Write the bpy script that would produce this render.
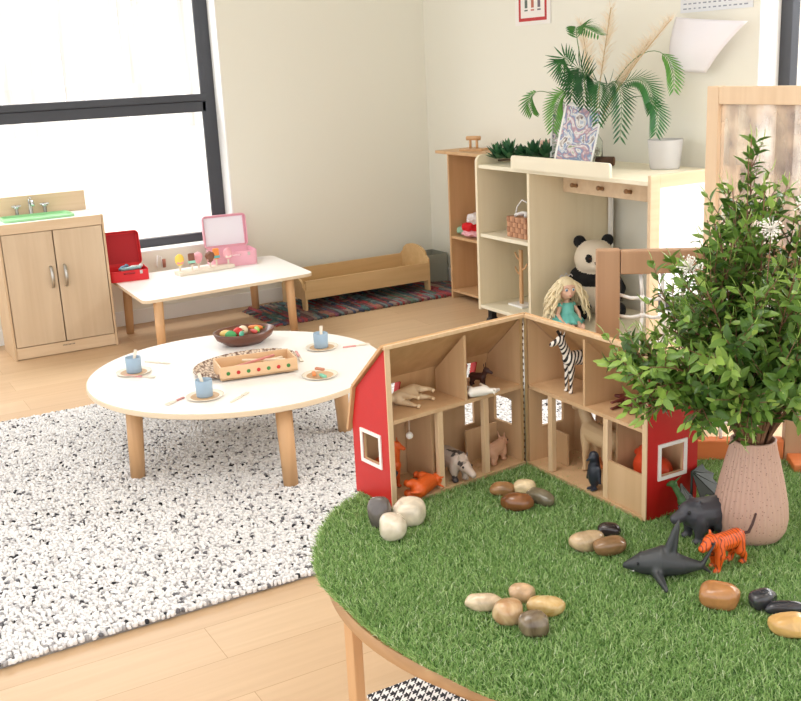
import bpy, bmesh, math, random
import numpy as np
from mathutils import Vector, Matrix, Euler, noise
random.seed(7); rng = np.random.default_rng(7)
PI = math.pi
for o in list(bpy.data.objects): bpy.data.objects.remove(o)
SC = bpy.context.scene; COL = SC.collection

# ------------------------------------------------------------------ camera
F = 1054.35
H = 1.45
RIGHT = Vector((.4963, .8668, -.0472)).normalized()
FWD = Vector((-.8435, .4687, -.2625)).normalized()
FWD = (FWD - RIGHT * FWD.dot(RIGHT)).normalized()
DOWN = FWD.cross(RIGHT)
CAM = Vector((0, 0, H))
cd = bpy.data.cameras.new('camera'); cam = bpy.data.objects.new('camera', cd); COL.objects.link(cam)
cd.sensor_width = 36; cd.lens = F / 801 * 36; cd.clip_start = .05; cd.clip_end = 100
up = -DOWN; back = -FWD
cam.matrix_world = Matrix(((RIGHT.x, up.x, back.x, 0), (RIGHT.y, up.y, back.y, 0), (RIGHT.z, up.z, back.z, H), (0, 0, 0, 1)))
SC.camera = cam

# ------------------------------------------------------------------ light
w = bpy.data.worlds.new('world'); SC.world = w; w.use_nodes = True
w.node_tree.nodes['Background'].inputs[0].default_value = (.985, .99, 1, 1)
w.node_tree.nodes['Background'].inputs[1].default_value = 1.35

def area(name, loc, target, sx, sy, power, col=(1, 1, 1)):
    l = bpy.data.lights.new(name, 'AREA'); l.shape = 'RECTANGLE'; l.size = sx; l.size_y = sy; l.energy = power; l.color = col
    o = bpy.data.objects.new(name, l); COL.objects.link(o); o.location = loc
    o.rotation_euler = (Vector(target) - Vector(loc)).to_track_quat('-Z', 'Y').to_euler()
    return o
area('left_window_daylight', (-6.95, 1.0, 2.75), (-4.2, 1.4, .2), 3.0, 1.0, 95, (.98, .99, 1))
area('back_window_daylight', (-1.8, 4.55, 2.75), (-2.0, 1.8, .5), 3.4, 1.1, 120, (1, 1, 1))
area('ceiling_fill', (-1.6, 0.2, 2.74), (-1.6, .2, 0), 1.2, 1.2, 18, (1, .98, .95))  # added fill panel under the ceiling, no fitting known there
sun = bpy.data.lights.new('sun', 'SUN'); sun.energy = .5; sun.angle = .02; so_ = bpy.data.objects.new('sun', sun); COL.objects.link(so_); so_.rotation_euler = Vector((-.55, .1, -.83)).to_track_quat('-Z', 'Y').to_euler()
SC.view_settings.view_transform = 'Standard'; SC.view_settings.look = 'None'
SC.view_settings.exposure = 0.46; SC.view_settings.gamma = 1; SC.view_settings.use_curve_mapping = False

# ------------------------------------------------------------------ helpers
def at(u, v, x=None, y=None, z=None):
    d = RIGHT * ((u - 400.5) / F) + DOWN * ((v - 350.5) / F) + FWD
    if z is not None: t = (z - H) / d.z
    elif x is not None: t = x / d.x
    else: t = y / d.y
    return CAM + d * t

def lin(c):
    return tuple(((v / 255) / 12.92 if v / 255 <= .04045 else ((v / 255 + .055) / 1.055) ** 2.4) for v in c[:3]) + (1,)

def newmat(name):
    m = bpy.data.materials.new(name); m.use_nodes = True
    return m, m.node_tree.nodes, m.node_tree.links, m.node_tree.nodes['Principled BSDF']

def plain(name, c, rough=.5, bump=0, bscale=60, var=0, metal=0, spec=None, coat=0):
    m, n, l, b = newmat(name)
    b.inputs['Base Color'].default_value = lin(c); b.inputs['Roughness'].default_value = rough; b.inputs['Metallic'].default_value = metal
    if coat: b.inputs['Coat Weight'].default_value = coat
    if spec is not None: b.inputs['Specular IOR Level'].default_value = spec
    tc = n.new('ShaderNodeTexCoord')
    nz = n.new('ShaderNodeTexNoise'); nz.inputs['Scale'].default_value = bscale; nz.inputs['Detail'].default_value = 4
    l.new(tc.outputs['Object'], nz.inputs['Vector'])
    if var:
        mx = n.new('ShaderNodeMix'); mx.data_type = 'RGBA'
        a = lin([max(0, v * (1 - var)) for v in c]); d = lin([min(255, v * (1 + var)) for v in c])
        mx.inputs['A'].default_value = a; mx.inputs['B'].default_value = d
        l.new(nz.outputs['Fac'], mx.inputs['Factor']); l.new(mx.outputs['Result'], b.inputs['Base Color'])
    if bump:
        bp = n.new('ShaderNodeBump'); bp.inputs['Strength'].default_value = bump; bp.inputs['Distance'].default_value = .004
        l.new(nz.outputs['Fac'], bp.inputs['Height']); l.new(bp.outputs['Normal'], b.inputs['Normal'])
    return m

def wood(name, c1, c2, axis=2, scale=14, rough=.5, stretch=9):
    ds = lambda c: [v + (sum(c) / 3 - v) * .13 for v in c]
    c1, c2 = ds(c1), ds(c2)
    m, n, l, b = newmat(name)
    tc = n.new('ShaderNodeTexCoord'); mp = n.new('ShaderNodeMapping')
    s = [stretch, stretch, stretch]; s[axis] = .6
    mp.inputs['Scale'].default_value = s
    l.new(tc.outputs['Object'], mp.inputs['Vector'])
    nz = n.new('ShaderNodeTexNoise'); nz.inputs['Scale'].default_value = scale / 4; nz.inputs['Detail'].default_value = 6; nz.inputs['Distortion'].default_value = .6
    l.new(mp.outputs['Vector'], nz.inputs['Vector'])
    cr = n.new('ShaderNodeValToRGB'); cr.color_ramp.elements[0].position = .3; cr.color_ramp.elements[1].position = .7
    cr.color_ramp.elements[0].color = lin(c1); cr.color_ramp.elements[1].color = lin(c2)
    l.new(nz.outputs['Fac'], cr.inputs['Fac']); l.new(cr.outputs['Color'], b.inputs['Base Color'])
    b.inputs['Roughness'].default_value = rough
    return m

def attrmat(name, stops, rough=.8, attr='rnd', interp='CONSTANT', trans=0):
    m, n, l, b = newmat(name)
    a = n.new('ShaderNodeAttribute'); a.attribute_name = attr
    cr = n.new('ShaderNodeValToRGB'); cr.color_ramp.interpolation = interp
    while len(cr.color_ramp.elements) < len(stops): cr.color_ramp.elements.new(.5)
    for e, (p, c) in zip(cr.color_ramp.elements, stops): e.position = p; e.color = lin(c)
    l.new(a.outputs['Fac'], cr.inputs['Fac']); l.new(cr.outputs['Color'], b.inputs['Base Color'])
    b.inputs['Roughness'].default_value = rough
    if trans:
        tr = n.new('ShaderNodeBsdfTranslucent'); ms = n.new('ShaderNodeMixShader'); ms.inputs[0].default_value = trans
        l.new(cr.outputs['Color'], tr.inputs['Color']); l.new(b.outputs[0], ms.inputs[1]); l.new(tr.outputs[0], ms.inputs[2])
        l.new(ms.outputs[0], n['Material Output'].inputs['Surface'])
    return m

class MB:
    """collects shapes into one mesh"""
    def __init__(s, T=None):
        s.bm = bmesh.new(); s.T = T or Matrix(); s.mi = 0
    def _fin(s, verts, M=None, smooth=False):
        M = s.T @ (M or Matrix())
        fs = set()
        for v in verts:
            v.co = M @ v.co
            for f in v.link_faces: fs.add(f)
        for f in fs: f.material_index = s.mi; f.smooth = smooth
        return s
    def box(s, c, d, rot=None, bev=0, M=None):
        t = bmesh.new(); bmesh.ops.create_cube(t, size=1)
        for v in t.verts: v.co = Vector((v.co.x * d[0], v.co.y * d[1], v.co.z * d[2]))
        if bev: bmesh.ops.bevel(t, geom=t.edges[:], offset=min(bev, min(d) * .45), segments=2, affect='EDGES', profile=.6)
        R = Matrix.Translation(Vector(c)) @ (Euler(rot).to_matrix().to_4x4() if rot else Matrix())
        return s._merge(t, (M or Matrix()) @ R)
    def _merge(s, t, M, smooth=False):
        M = s.T @ M; vm = {}
        for v in t.verts: vm[v] = s.bm.verts.new(M @ v.co)
        flip = M.to_3x3().determinant() < 0
        for f in t.faces:
            vs = [vm[v] for v in f.verts]
            if flip: vs.reverse()
            try:
                g = s.bm.faces.new(vs); g.material_index = s.mi; g.smooth = smooth
            except ValueError: pass
        t.free(); return s
    def ball(s, c, r, rot=None, seg=16, M=None):
        if not hasattr(r, '__len__'): r = (r, r, r)
        t = bmesh.new(); bmesh.ops.create_uvsphere(t, u_segments=seg, v_segments=max(6, seg * 2 // 3), radius=1)
        for v in t.verts: v.co = Vector((v.co.x * r[0], v.co.y * r[1], v.co.z * r[2]))
        R = Matrix.Translation(Vector(c)) @ (Euler(rot).to_matrix().to_4x4() if rot else Matrix())
        return s._merge(t, (M or Matrix()) @ R, True)
    def tube(s, pts, rad, seg=8, cap=True, smooth=True):
        pts = [Vector(p) for p in pts]; n = len(pts)
        if not hasattr(rad, '__len__'): rad = [rad] * n
        t = bmesh.new(); rings = []; ref = None
        for i, p in enumerate(pts):
            d = (pts[min(i + 1, n - 1)] - pts[max(i - 1, 0)]).normalized()
            if ref is None: ref = Vector((0, 0, 1)) if abs(d.z) < .9 else Vector((1, 0, 0))
            a = (ref - d * ref.dot(d)).normalized(); ref = a; b = d.cross(a)
            rings.append([t.verts.new(p + (a * math.cos(2 * PI * k / seg) + b * math.sin(2 * PI * k / seg)) * rad[i]) for k in range(seg)])
        for i in range(n - 1):
            for k in range(seg):
                t.faces.new((rings[i][k], rings[i][(k + 1) % seg], rings[i + 1][(k + 1) % seg], rings[i + 1][k]))
        if cap: t.faces.new(rings[0][::-1]); t.faces.new(rings[-1])
        return s._merge(t, Matrix(), smooth)
    def lathe(s, prof, c=(0, 0, 0), seg=40, fn=None, M=None):
        t = bmesh.new(); rings = []
        for r, z in prof:
            rings.append([t.verts.new(((r if not fn else fn(r, z, 2 * PI * k / seg)) * math.cos(2 * PI * k / seg), (r if not fn else fn(r, z, 2 * PI * k / seg)) * math.sin(2 * PI * k / seg), z)) for k in range(seg)])
        for i in range(len(prof) - 1):
            for k in range(seg): t.faces.new((rings[i][k], rings[i][(k + 1) % seg], rings[i + 1][(k + 1) % seg], rings[i + 1][k]))
        if prof[0][0] > 1e-5: t.faces.new(rings[0][::-1])
        if prof[-1][0] > 1e-5: t.faces.new(rings[-1])
        bmesh.ops.remove_doubles(t, verts=t.verts, dist=1e-6)
        return s._merge(t, (M or Matrix()) @ Matrix.Translation(Vector(c)), True)
    def prism(s, poly, h, M=None):
        """poly in local xy, extruded along z by h"""
        t = bmesh.new(); a = [t.verts.new((x, y, 0)) for x, y in poly]; b = [t.verts.new((x, y, h)) for x, y in poly]
        n = len(poly); t.faces.new(a[::-1]); t.faces.new(b)
        for i in range(n): t.faces.new((a[i], a[(i + 1) % n], b[(i + 1) % n], b[i]))
        bmesh.ops.recalc_face_normals(t, faces=t.faces)
        return s._merge(t, M or Matrix())
    def quad(s, pts):
        t = bmesh.new(); t.faces.new([t.verts.new(p) for p in pts]); return s._merge(t, Matrix())
    def build(s, name, mats, parent=None, label=None):
        me = bpy.data.meshes.new(name); s.bm.to_mesh(me); s.bm.free()
        for m in (mats if isinstance(mats, (list, tuple)) else [mats]): me.materials.append(m)
        return link(name, me, parent, label)

def link(name, me, parent=None, label=None):
    o = bpy.data.objects.new(name, me); COL.objects.link(o)
    if parent: o.parent = parent
    if label: o['label'] = label
    return o

def autosmooth(o, ang=35):
    me = o.data; bm = bmesh.new(); bm.from_mesh(me)
    for e in bm.edges:
        e.smooth = len(e.link_faces) == 2 and e.calc_face_angle(0) < math.radians(ang)
    for f in bm.faces: f.smooth = True
    bm.to_mesh(me); bm.free(); return o

def thing(name, label, cat, loc=(0, 0, 0), rz=0, group=None):
    o = bpy.data.objects.new(name, None); COL.objects.link(o); o.location = loc; o.rotation_euler = (0, 0, rz)
    o.empty_display_size = .02
    o['label'] = label; o['category'] = cat
    if group: o['group'] = group
    return o
def tag(o, label, cat, group=None, loc=None, rz=None, kind=None):
    o['label'] = label; o['category'] = cat
    if group: o['group'] = group
    if kind: o['kind'] = kind
    if loc is not None: o.location = loc
    if rz is not None: o.rotation_euler = (0, 0, rz)
    return o
def struct(o): o['kind'] = 'structure'; return o
def dup(root, loc, rz, label, group=None):
    r = root.copy(); COL.objects.link(r); r.location = loc; r.rotation_euler = (0, 0, rz); r['label'] = label
    if group: r['group'] = group
    for ch in list(root.children):
        c = ch.copy(); COL.objects.link(c); c.parent = r
        for g in ch.children:
            d = g.copy(); COL.objects.link(d); d.parent = c
    return r

def fuse(name, prims, mats, voxel, parent=None, smooth=3):
    """prims: (kind, ...) spheres/capsules fused into one continuous skin.
    ('s', c, r or (rx,ry,rz), mat) / ('c', p0, p1, r0, r1, mat)"""
    mb = MB()
    for p in prims:
        if p[0] == 's': mb.ball(p[1], p[2], seg=18)
        else:
            a, b = Vector(p[1]), Vector(p[2]); n = max(3, int((b - a).length / max(voxel * 3, 1e-4)) + 2); n = min(n, 14)
            mb.tube([a.lerp(b, i / (n - 1)) for i in range(n)], [p[3] + (p[4] - p[3]) * i / (n - 1) for i in range(n)], 12)
            mb.ball(a, p[3], seg=12); mb.ball(b, p[4], seg=12)
    tmp = mb.build('tmp', [mats[0]])
    md = tmp.modifiers.new('r', 'REMESH'); md.mode = 'VOXEL'; md.voxel_size = voxel
    ms = tmp.modifiers.new('s', 'SMOOTH'); ms.iterations = smooth; ms.factor = .5
    dg = bpy.context.evaluated_depsgraph_get(); dg.update()
    me = bpy.data.meshes.new_from_object(tmp.evaluated_get(dg)); me.name = name
    bpy.data.objects.remove(tmp)
    me.materials.clear()
    for m in mats: me.materials.append(m)
    me.shade_smooth()
    if len(mats) > 1:
        C = np.zeros(len(me.polygons) * 3); me.polygons.foreach_get('center', C); C = C.reshape(-1, 3)
        D = []
        for p in prims:
            if p[0] == 's':
                r = np.array(p[2] if hasattr(p[2], '__len__') else (p[2],) * 3); q = (C - np.array(p[1]))
                k = np.linalg.norm(q / r, axis=1); D.append((k - 1) * r.min())
            else:
                a, b = np.array(p[1]), np.array(p[2]); ab = b - a; t = np.clip(((C - a) @ ab) / max(ab @ ab, 1e-9), 0, 1)
                D.append(np.linalg.norm(C - a - t[:, None] * ab, axis=1) - (p[3] + (p[4] - p[3]) * t))
        idx = np.argmin(np.array(D), axis=0); mi = np.array([p[-1] for p in prims])[idx]
        me.polygons.foreach_set('material_index', mi.astype(np.int32))
    return link(name, me, parent)

def mesh_np(name, V, Fq, mats, attr=None, parent=None, smooth=False, mi=None):
    """fast mesh from numpy; Fq (n,k) faces"""
    me = bpy.data.meshes.new(name); n, k = Fq.shape
    me.vertices.add(len(V)); me.vertices.foreach_set('co', V.astype(np.float32).ravel())
    me.loops.add(n * k); me.loops.foreach_set('vertex_index', Fq.astype(np.int32).ravel())
    me.polygons.add(n); me.polygons.foreach_set('loop_start', np.arange(0, n * k, k, dtype=np.int32))
    try: me.polygons.foreach_set('loop_total', np.full(n, k, np.int32))
    except Exception: pass
    if mi is not None: me.polygons.foreach_set('material_index', mi.astype(np.int32))
    me.update(calc_edges=True)
    if attr is not None:
        a = me.attributes.new('rnd', 'FLOAT', 'POINT'); a.data.foreach_set('value', attr.astype(np.float32))
    if smooth: me.shade_smooth()
    for m in (mats if isinstance(mats, (list, tuple)) else [mats]): me.materials.append(m)
    return link(name, me, parent)

# ------------------------------------------------------------------ materials
M = {}
M['wall'] = plain('wall paint', (235, 233, 220), .7, .03, 90)
M['wallw'] = plain('white reveal paint', (240, 240, 236), .6)
M['ceil'] = plain('ceiling paint', (240, 238, 232), .8)
M['alu'] = plain('dark aluminium', (66, 68, 74), .4, metal=.2)
M['birch'] = wood('birch', (205, 170, 128), (218, 186, 146), 2, 14)
M['birchy'] = wood('birch along y', (216, 184, 144), (226, 197, 160), 1, 14)
M['birchdoor'] = wood('birch door', (203, 175, 140), (214, 188, 154), 2, 10)
M['beech'] = wood('beech', (208, 156, 102), (222, 172, 120), 2, 16)
M['cream'] = wood('cream laminate', (228, 212, 176), (234, 219, 186), 2, 8)
M['creamtop'] = wood('cream laminate top', (232, 222, 192), (238, 229, 202), 0, 8)
M['ply'] = wood('plywood', (196, 148, 96), (210, 164, 112), 2, 14)
M['plyL'] = wood('toy plywood', (200, 158, 112), (214, 174, 128), 2, 12)
M['plye'] = wood('plywood edge', (214, 176, 130), (226, 192, 150), 2, 30)
M['tan'] = wood('tan shelf wood', (204, 158, 108), (216, 172, 122), 2, 10)
M['bed'] = wood('doll bed wood', (206, 166, 108), (218, 180, 124), 1, 10)
M['white'] = plain('white laminate', (240, 238, 234), .35)
M['lamw'] = plain('white laminate table', (246, 244, 240), .3)
M['edge'] = plain('pale edge', (226, 206, 176), .5)
M['red'] = plain('red paint', (190, 22, 20), .45, var=.03)
M['metal'] = plain('brushed metal', (190, 188, 182), .3, metal=.9)
M['chrome'] = plain('chrome', (200, 205, 205), .15, metal=1)
M['green'] = plain('green basin', (150, 205, 150), .35)
M['black'] = plain('black rubber', (24, 24, 26), .5)
M['litwood'] = wood('orange light-tinted wood', (214, 104, 44), (226, 122, 60), 0, 14)  # same frame wood as the posts, warm light put into its colour
M['postwood'] = wood('brown pink wood', (168, 124, 88), (186, 142, 104), 2, 12)
M['rope'] = plain('white cord', (240, 238, 234), .8)

# ------------------------------------------------------------------ room
XW, YW, ZC = -6.237, 3.76, 2.75
def floor_mat():
    m, n, l, b = newmat('oak planks')
    tc = n.new('ShaderNodeTexCoord'); mp = n.new('ShaderNodeMapping')
    mp.inputs['Rotation'].default_value = (0, 0, PI / 2)
    l.new(tc.outputs['Object'], mp.inputs['Vector'])
    br = n.new('ShaderNodeTexBrick'); br.inputs['Scale'].default_value = 1; br.inputs['Brick Width'].default_value = 1.5; br.inputs['Row Height'].default_value = .18
    br.inputs['Mortar Size'].default_value = .0012; br.inputs['Color1'].default_value = lin((202, 170, 133)); br.inputs['Color2'].default_value = lin((212, 183, 147))
    br.inputs['Mortar'].default_value = lin((176, 140, 102)); br.inputs['Bias'].default_value = -.2; br.inputs['Mortar Smooth'].default_value = .4
    l.new(mp.outputs['Vector'], br.inputs['Vector'])
    mp2 = n.new('ShaderNodeMapping'); mp2.inputs['Scale'].default_value = (14, .8, 1); l.new(tc.outputs['Object'], mp2.inputs['Vector'])
    nz = n.new('ShaderNodeTexNoise'); nz.inputs['Scale'].default_value = 1.6; nz.inputs['Detail'].default_value = 8; nz.inputs['Distortion'].default_value = 1.2
    l.new(mp2.outputs['Vector'], nz.inputs['Vector'])
    cr = n.new('ShaderNodeValToRGB'); cr.color_ramp.elements[0].position = .3; cr.color_ramp.elements[1].position = .72
    cr.color_ramp.elements[0].color = (.90, .875, .85, 1); cr.color_ramp.elements[1].color = (1.0, 1.0, 1.0, 1)
    l.new(nz.outputs['Fac'], cr.inputs['Fac'])
    mx = n.new('ShaderNodeMix'); mx.data_type = 'RGBA'; mx.blend_type = 'MULTIPLY'; mx.inputs['Factor'].default_value = 1
    l.new(br.outputs['Color'], mx.inputs['A']); l.new(cr.outputs['Color'], mx.inputs['B']); l.new(mx.outputs['Result'], b.inputs['Base Color'])
    b.inputs['Roughness'].default_value = .42
    return m
fl = MB(); fl.box((-2.2, 1.1, -.03), (8.2, 5.5, .06)); struct(fl.build('floor', floor_mat()))
# window wall, opening y -1.2..2.325, z .42..2.35
wy0, wy1, wz0, wz1 = -1.4, 2.325, .425, 2.35
b = MB()
b.box((XW - .095, (wy1 + YW + .15) / 2, ZC / 2), (.19, YW + .15 - wy1, ZC))
b.box((XW - .095, (wy0 + wy1) / 2, wz0 / 2), (.19, wy1 - wy0, wz0))
b.box((XW - .095, (wy0 + wy1) / 2, (wz1 + ZC) / 2), (.19, wy1 - wy0, ZC - wz1))
b.box((XW - .095, (-1.7 + wy0) / 2, ZC / 2), (.19, wy0 + 1.7, ZC))
struct(b.build('wall_left', M['wall']))
# white reveal lining
b = MB(); b.box((XW - .064, wy1 - .004, (wz0 + wz1) / 2), (.130, .008, wz1 - wz0)); b.box((XW - .064, (wy0 + wy1) / 2, wz0 + .004), (.130, wy1 - wy0, .008))
struct(b.build('trim_1', M['wallw']))
# back wall with window opening from x=-3.40 to 1.2
bx0, bx1, bz0, bz1 = -3.40, .9, .12, 2.35
b = MB()
b.box(((XW + bx0) / 2, YW + .09, ZC / 2), (bx0 - XW, .18, ZC))
b.box(((bx0 + bx1) / 2, YW + .09, bz0 / 2), (bx1 - bx0, .18, bz0))
b.box(((bx0 + bx1) / 2, YW + .09, (bz1 + ZC) / 2), (bx1 - bx0, .18, ZC - bz1))
b.box(((bx1 + 1.8) / 2, YW + .09, ZC / 2), (1.8 - bx1, .18, ZC))
struct(b.build('wall_back', M['wall']))
b = MB(); b.box((bx0 + .004, YW + .07, (bz0 + bz1) / 2), (.008, .142, bz1 - bz0)); struct(b.build('trim_2', M['wallw']))
b = MB(); b.box((-2.2, 1.1, ZC + .03), (8.2, 5.5, .06)); struct(b.build('ceiling', M['ceil']))
b = MB(); b.box((XW + .007, (wy0 + YW) / 2, .045), (.014, YW - wy0, .09), bev=.003); struct(b.build('baseboard_left', M['wallw']))
b = MB(); b.box(((XW + bx0) / 2 + .01, YW - .007, .045), (bx0 - XW - .02, .014, .09), bev=.003); struct(b.build('baseboard_back', M['wallw']))

def glass_mat(name, alpha=.08):
    m, n, l, b = newmat(name)
    tr = n.new('ShaderNodeBsdfTransparent'); gl = n.new('ShaderNodeBsdfGlossy'); gl.inputs['Roughness'].default_value = .02
    ms = n.new('ShaderNodeMixShader'); ms.inputs[0].default_value = alpha
    l.new(tr.outputs[0], ms.inputs[1]); l.new(gl.outputs[0], ms.inputs[2]); l.new(ms.outputs[0], n['Material Output'].inputs['Surface']); n.remove(b)
    return m
M['glass'] = glass_mat('window glass', .05)
# left window frame
wf = thing('window_1', 'dark aluminium window', 'window', (XW - .150, (wy0 + wy1) / 2, wz0)); del wf['label'], wf['category']; struct(wf)
fr = MB(); hy = (wy1 - wy0) / 2; hz = wz1 - wz0
fr.box((0, hy - .038, hz / 2), (.05, .076, hz), bev=.004); fr.box((0, -hy + .038, hz / 2), (.05, .076, hz), bev=.004)
fr.box((.02, hy - .082, hz / 2), (.02, .03, hz), bev=.004)
fr.box((0, 0, .03), (.05, 2 * hy - .15, .06), bev=.004); fr.box((0, 0, hz - .03), (.05, 2 * hy - .15, .06), bev=.004)
fr.box((0, 0, 1.254 - wz0), (.06, 2 * hy - .14, .064), bev=.004); fr.box((.015, 0, 1.308 - wz0), (.07, 2 * hy - .14, .042), bev=.004)
fr.build('window_frame', M['alu'], wf)
g = MB(); g.box((-.012, 0, hz * .25 + .0), (.005, 2 * hy - .14, hz * .5 - .1)); g.box((-.012, 0, hz * .74), (.005, 2 * hy - .14, hz * .5 - .08)); g.build('pane', M['glass'], wf)
wf = thing('window_2', 'x', 'window', ((bx0 + bx1) / 2, YW + .15, bz0)); del wf['label'], wf['category']; struct(wf)
fr = MB(); hx = (bx1 - bx0) / 2; hz = bz1 - bz0
for x in (-hx + .035, hx - .035, 0): fr.box((x, 0, hz / 2), (.07, .05, hz), bev=.004)
for z in (.035, hz - .035): fr.box((0, 0, z), (2 * hx, .045, .07), bev=.004)
fr.build('window_frame', M['alu'], wf)
g = MB(); g.box((0, 0, hz / 2), (2 * hx - .1, .005, hz - .1)); g.build('pane', M['glass'], wf)

# outside: pale paving, whitewashed board fences
def fence_mat(axis):
    m, n, l, b = newmat('whitewashed boards %d' % axis)
    tc = n.new('ShaderNodeTexCoord'); mp = n.new('ShaderNodeMapping'); s = [.6, .6, .6]; s[axis] = 9; mp.inputs['Scale'].default_value = s
    l.new(tc.outputs['Object'], mp.inputs['Vector'])
    nz = n.new('ShaderNodeTexNoise'); nz.inputs['Scale'].default_value = 1.4; nz.inputs['Detail'].default_value = 5
    l.new(mp.outputs['Vector'], nz.inputs['Vector'])
    cr = n.new('ShaderNodeValToRGB'); cr.color_ramp.elements[0].position = .35; cr.color_ramp.elements[1].position = .65
    cr.color_ramp.elements[0].color = lin((186, 180, 176)); cr.color_ramp.elements[1].color = lin((244, 242, 240))
    l.new(nz.outputs['Fac'], cr.inputs['Fac']); l.new(cr.outputs['Color'], b.inputs['Base Color']); b.inputs['Roughness'].default_value = .8
    return m
pav = MB(); pav.box((-9.1, 1.5, -.06), (5.3, 14, .08)); pav.box((-2, 6.1, -.06), (8.7, 4.3, .08)); struct(pav.build('ground', plain('pale paving', (250, 246, 242), .8, var=.02, bscale=3)))
fe = thing('board_fence', 'whitewashed vertical board fence standing outside the left window', 'fence', (-8.2, 1.0, -.02))
f = MB()
for i in range(44): f.box((random.uniform(-.008, .008), -3.3 + i * .15, 1.92), (.02, .138, 1.7), bev=.004)
f.build('boards', fence_mat(1), fe)
f = MB()
for z in range(5): f.box((.02, 0, .11 + z * .205), (.04, 6.6, .2), bev=.004)
f.build('plinth_boards', plain('pale plinth', (250, 243, 238), .7), fe)
fe = thing('courtyard_wall', 'pale rendered courtyard wall outside the back window', 'wall', (-2.3, 6.6, -.02))
f = MB(); f.box((0, 0, .9), (7.6, .15, 1.8), bev=.01); f.build('render_coat', plain('pale render', (244, 238, 228), .8, var=.04, bscale=4), fe)
f = MB(); f.box((0, 0, 1.83), (7.7, .2, .06), bev=.01); f.build('coping', plain('grey coping', (200, 196, 190), .8), fe)

# ------------------------------------------------------------------ pebbly wool rug
def make_rug():
    x0, x1, y0, y1 = -4.70, -2.615, -.75, 2.75
    root = thing('wool_rug', 'large off-white looped wool rug flecked with black under the round white table', 'rug', ((x0 + x1) / 2, (y0 + y1) / 2, 0))
    b = MB(); b.box((0, 0, .005), (x1 - x0 - .02, y1 - y0 - .02, .010)); b.build('backing', plain('rug backing', (150, 146, 142), .9), root)
    s = .0108
    nx = int((x1 - x0) / s); ny = int((y1 - y0) / s)
    gx, gy = np.meshgrid(np.arange(nx), np.arange(ny), indexing='ij')
    cx = (gx.ravel() + .5) * s - (x1 - x0) / 2 + rng.uniform(-.004, .004, nx * ny); cy = (gy.ravel() + .5) * s - (y1 - y0) / 2 + rng.uniform(-.004, .004, nx * ny)
    n = len(cx); r = rng.uniform(.0050, .0066, n); hz = rng.uniform(.001, .006, n) + .008; val = rng.uniform(0, 1, n)
    ang = rng.uniform(0, 2 * PI, n); tx = rng.normal(0, .0015, n); ty = rng.normal(0, .0015, n); el = rng.uniform(.75, 1.3, n)
    rings = [(1.0, 0.0), (1.1, .5), (1.0, .88), (.6, 1.0)]; K = 6
    V = []
    for rr, zz in rings:
        for k in range(K):
            a = 2 * PI * k / K
            lx = np.cos(a) * r * rr * el; ly = np.sin(a) * r * rr / el
            V.append(np.stack([cx + lx * np.cos(ang) - ly * np.sin(ang) + tx * zz, cy + lx * np.sin(ang) + ly * np.cos(ang) + ty * zz, .009 + hz * zz], 1))
    V = np.stack(V, 1)  # n, 24, 3
    nv = V.shape[1]; Fs = []
    for i in range(3):
        for k in range(K): Fs.append((i * K + k, i * K + (k + 1) % K, (i + 1) * K + (k + 1) % K, (i + 1) * K + k))
    Fs += [(18, 19, 20, 21), (18, 21, 22, 23)]
    Fq = (np.arange(n)[:, None, None] * nv + np.array(Fs)[None]).reshape(-1, 4)
    mat = attrmat('felted wool loops', [(0, (236, 235, 234)), (.5, (226, 224, 223)), (.78, (204, 202, 202)), (.90, (164, 162, 163)), (.945, (104, 103, 107)), (.975, (44, 44, 48))], .95)
    o = mesh_np('wool_loops', V.reshape(-1, 3), Fq, mat, np.repeat(val, nv), root, True); o['kind'] = 'stuff'
make_rug()

# rag rug under the doll bed
def rag_rug():
    c = Vector((-5.85, 3.0, 0)); root = thing('rag_rug', 'multicoloured rag rug with loose fringe under the doll bed', 'rug', c)
    cols = [(150, 44, 50), (60, 100, 100), (104, 66, 66), (150, 124, 110), (58, 66, 92), (124, 60, 84), (84, 108, 88), (160, 96, 78), (62, 52, 56), (172, 56, 60), (104, 128, 128)]
    b = MB(); n = 66; L = 1.34; W = .53
    for i in range(n):
        y = -L / 2 + L * i / n
        pts = [(-W / 2 + W * k / 8 + (0), y + random.uniform(-.004, .004), .008 + random.uniform(0, .006)) for k in range(9)]
        rr_ = random.uniform(.009, .014)
        for k in range(8):
            if k == 0 or random.random() < .45: b.mi = random.randrange(len(cols))
            b.tube([pts[k], pts[k + 1]], rr_, 6)
    mats = [plain('rag cloth %d' % i, [v * .74 + 30 for v in c_], .95, .3, 200, var=.15) for i, c_ in enumerate(cols)]
    b.build('woven_strips', mats, root)
    for sgn in (-1, 1):
        b = MB()
        for i in range(26):
            b.mi = random.randrange(len(cols)); x = -W / 2 + W * i / 26 + .01
            b.tube([(x, sgn * L / 2, .01), (x + random.uniform(-.01, .01), sgn * (L / 2 + .03), .008), (x + random.uniform(-.03, .03), sgn * (L / 2 + .06), .006)], [.006, .005, .004], 5)
        b.build('fringe', mats, root)
    root.rotation_euler.z = .01
rag_rug()

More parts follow.
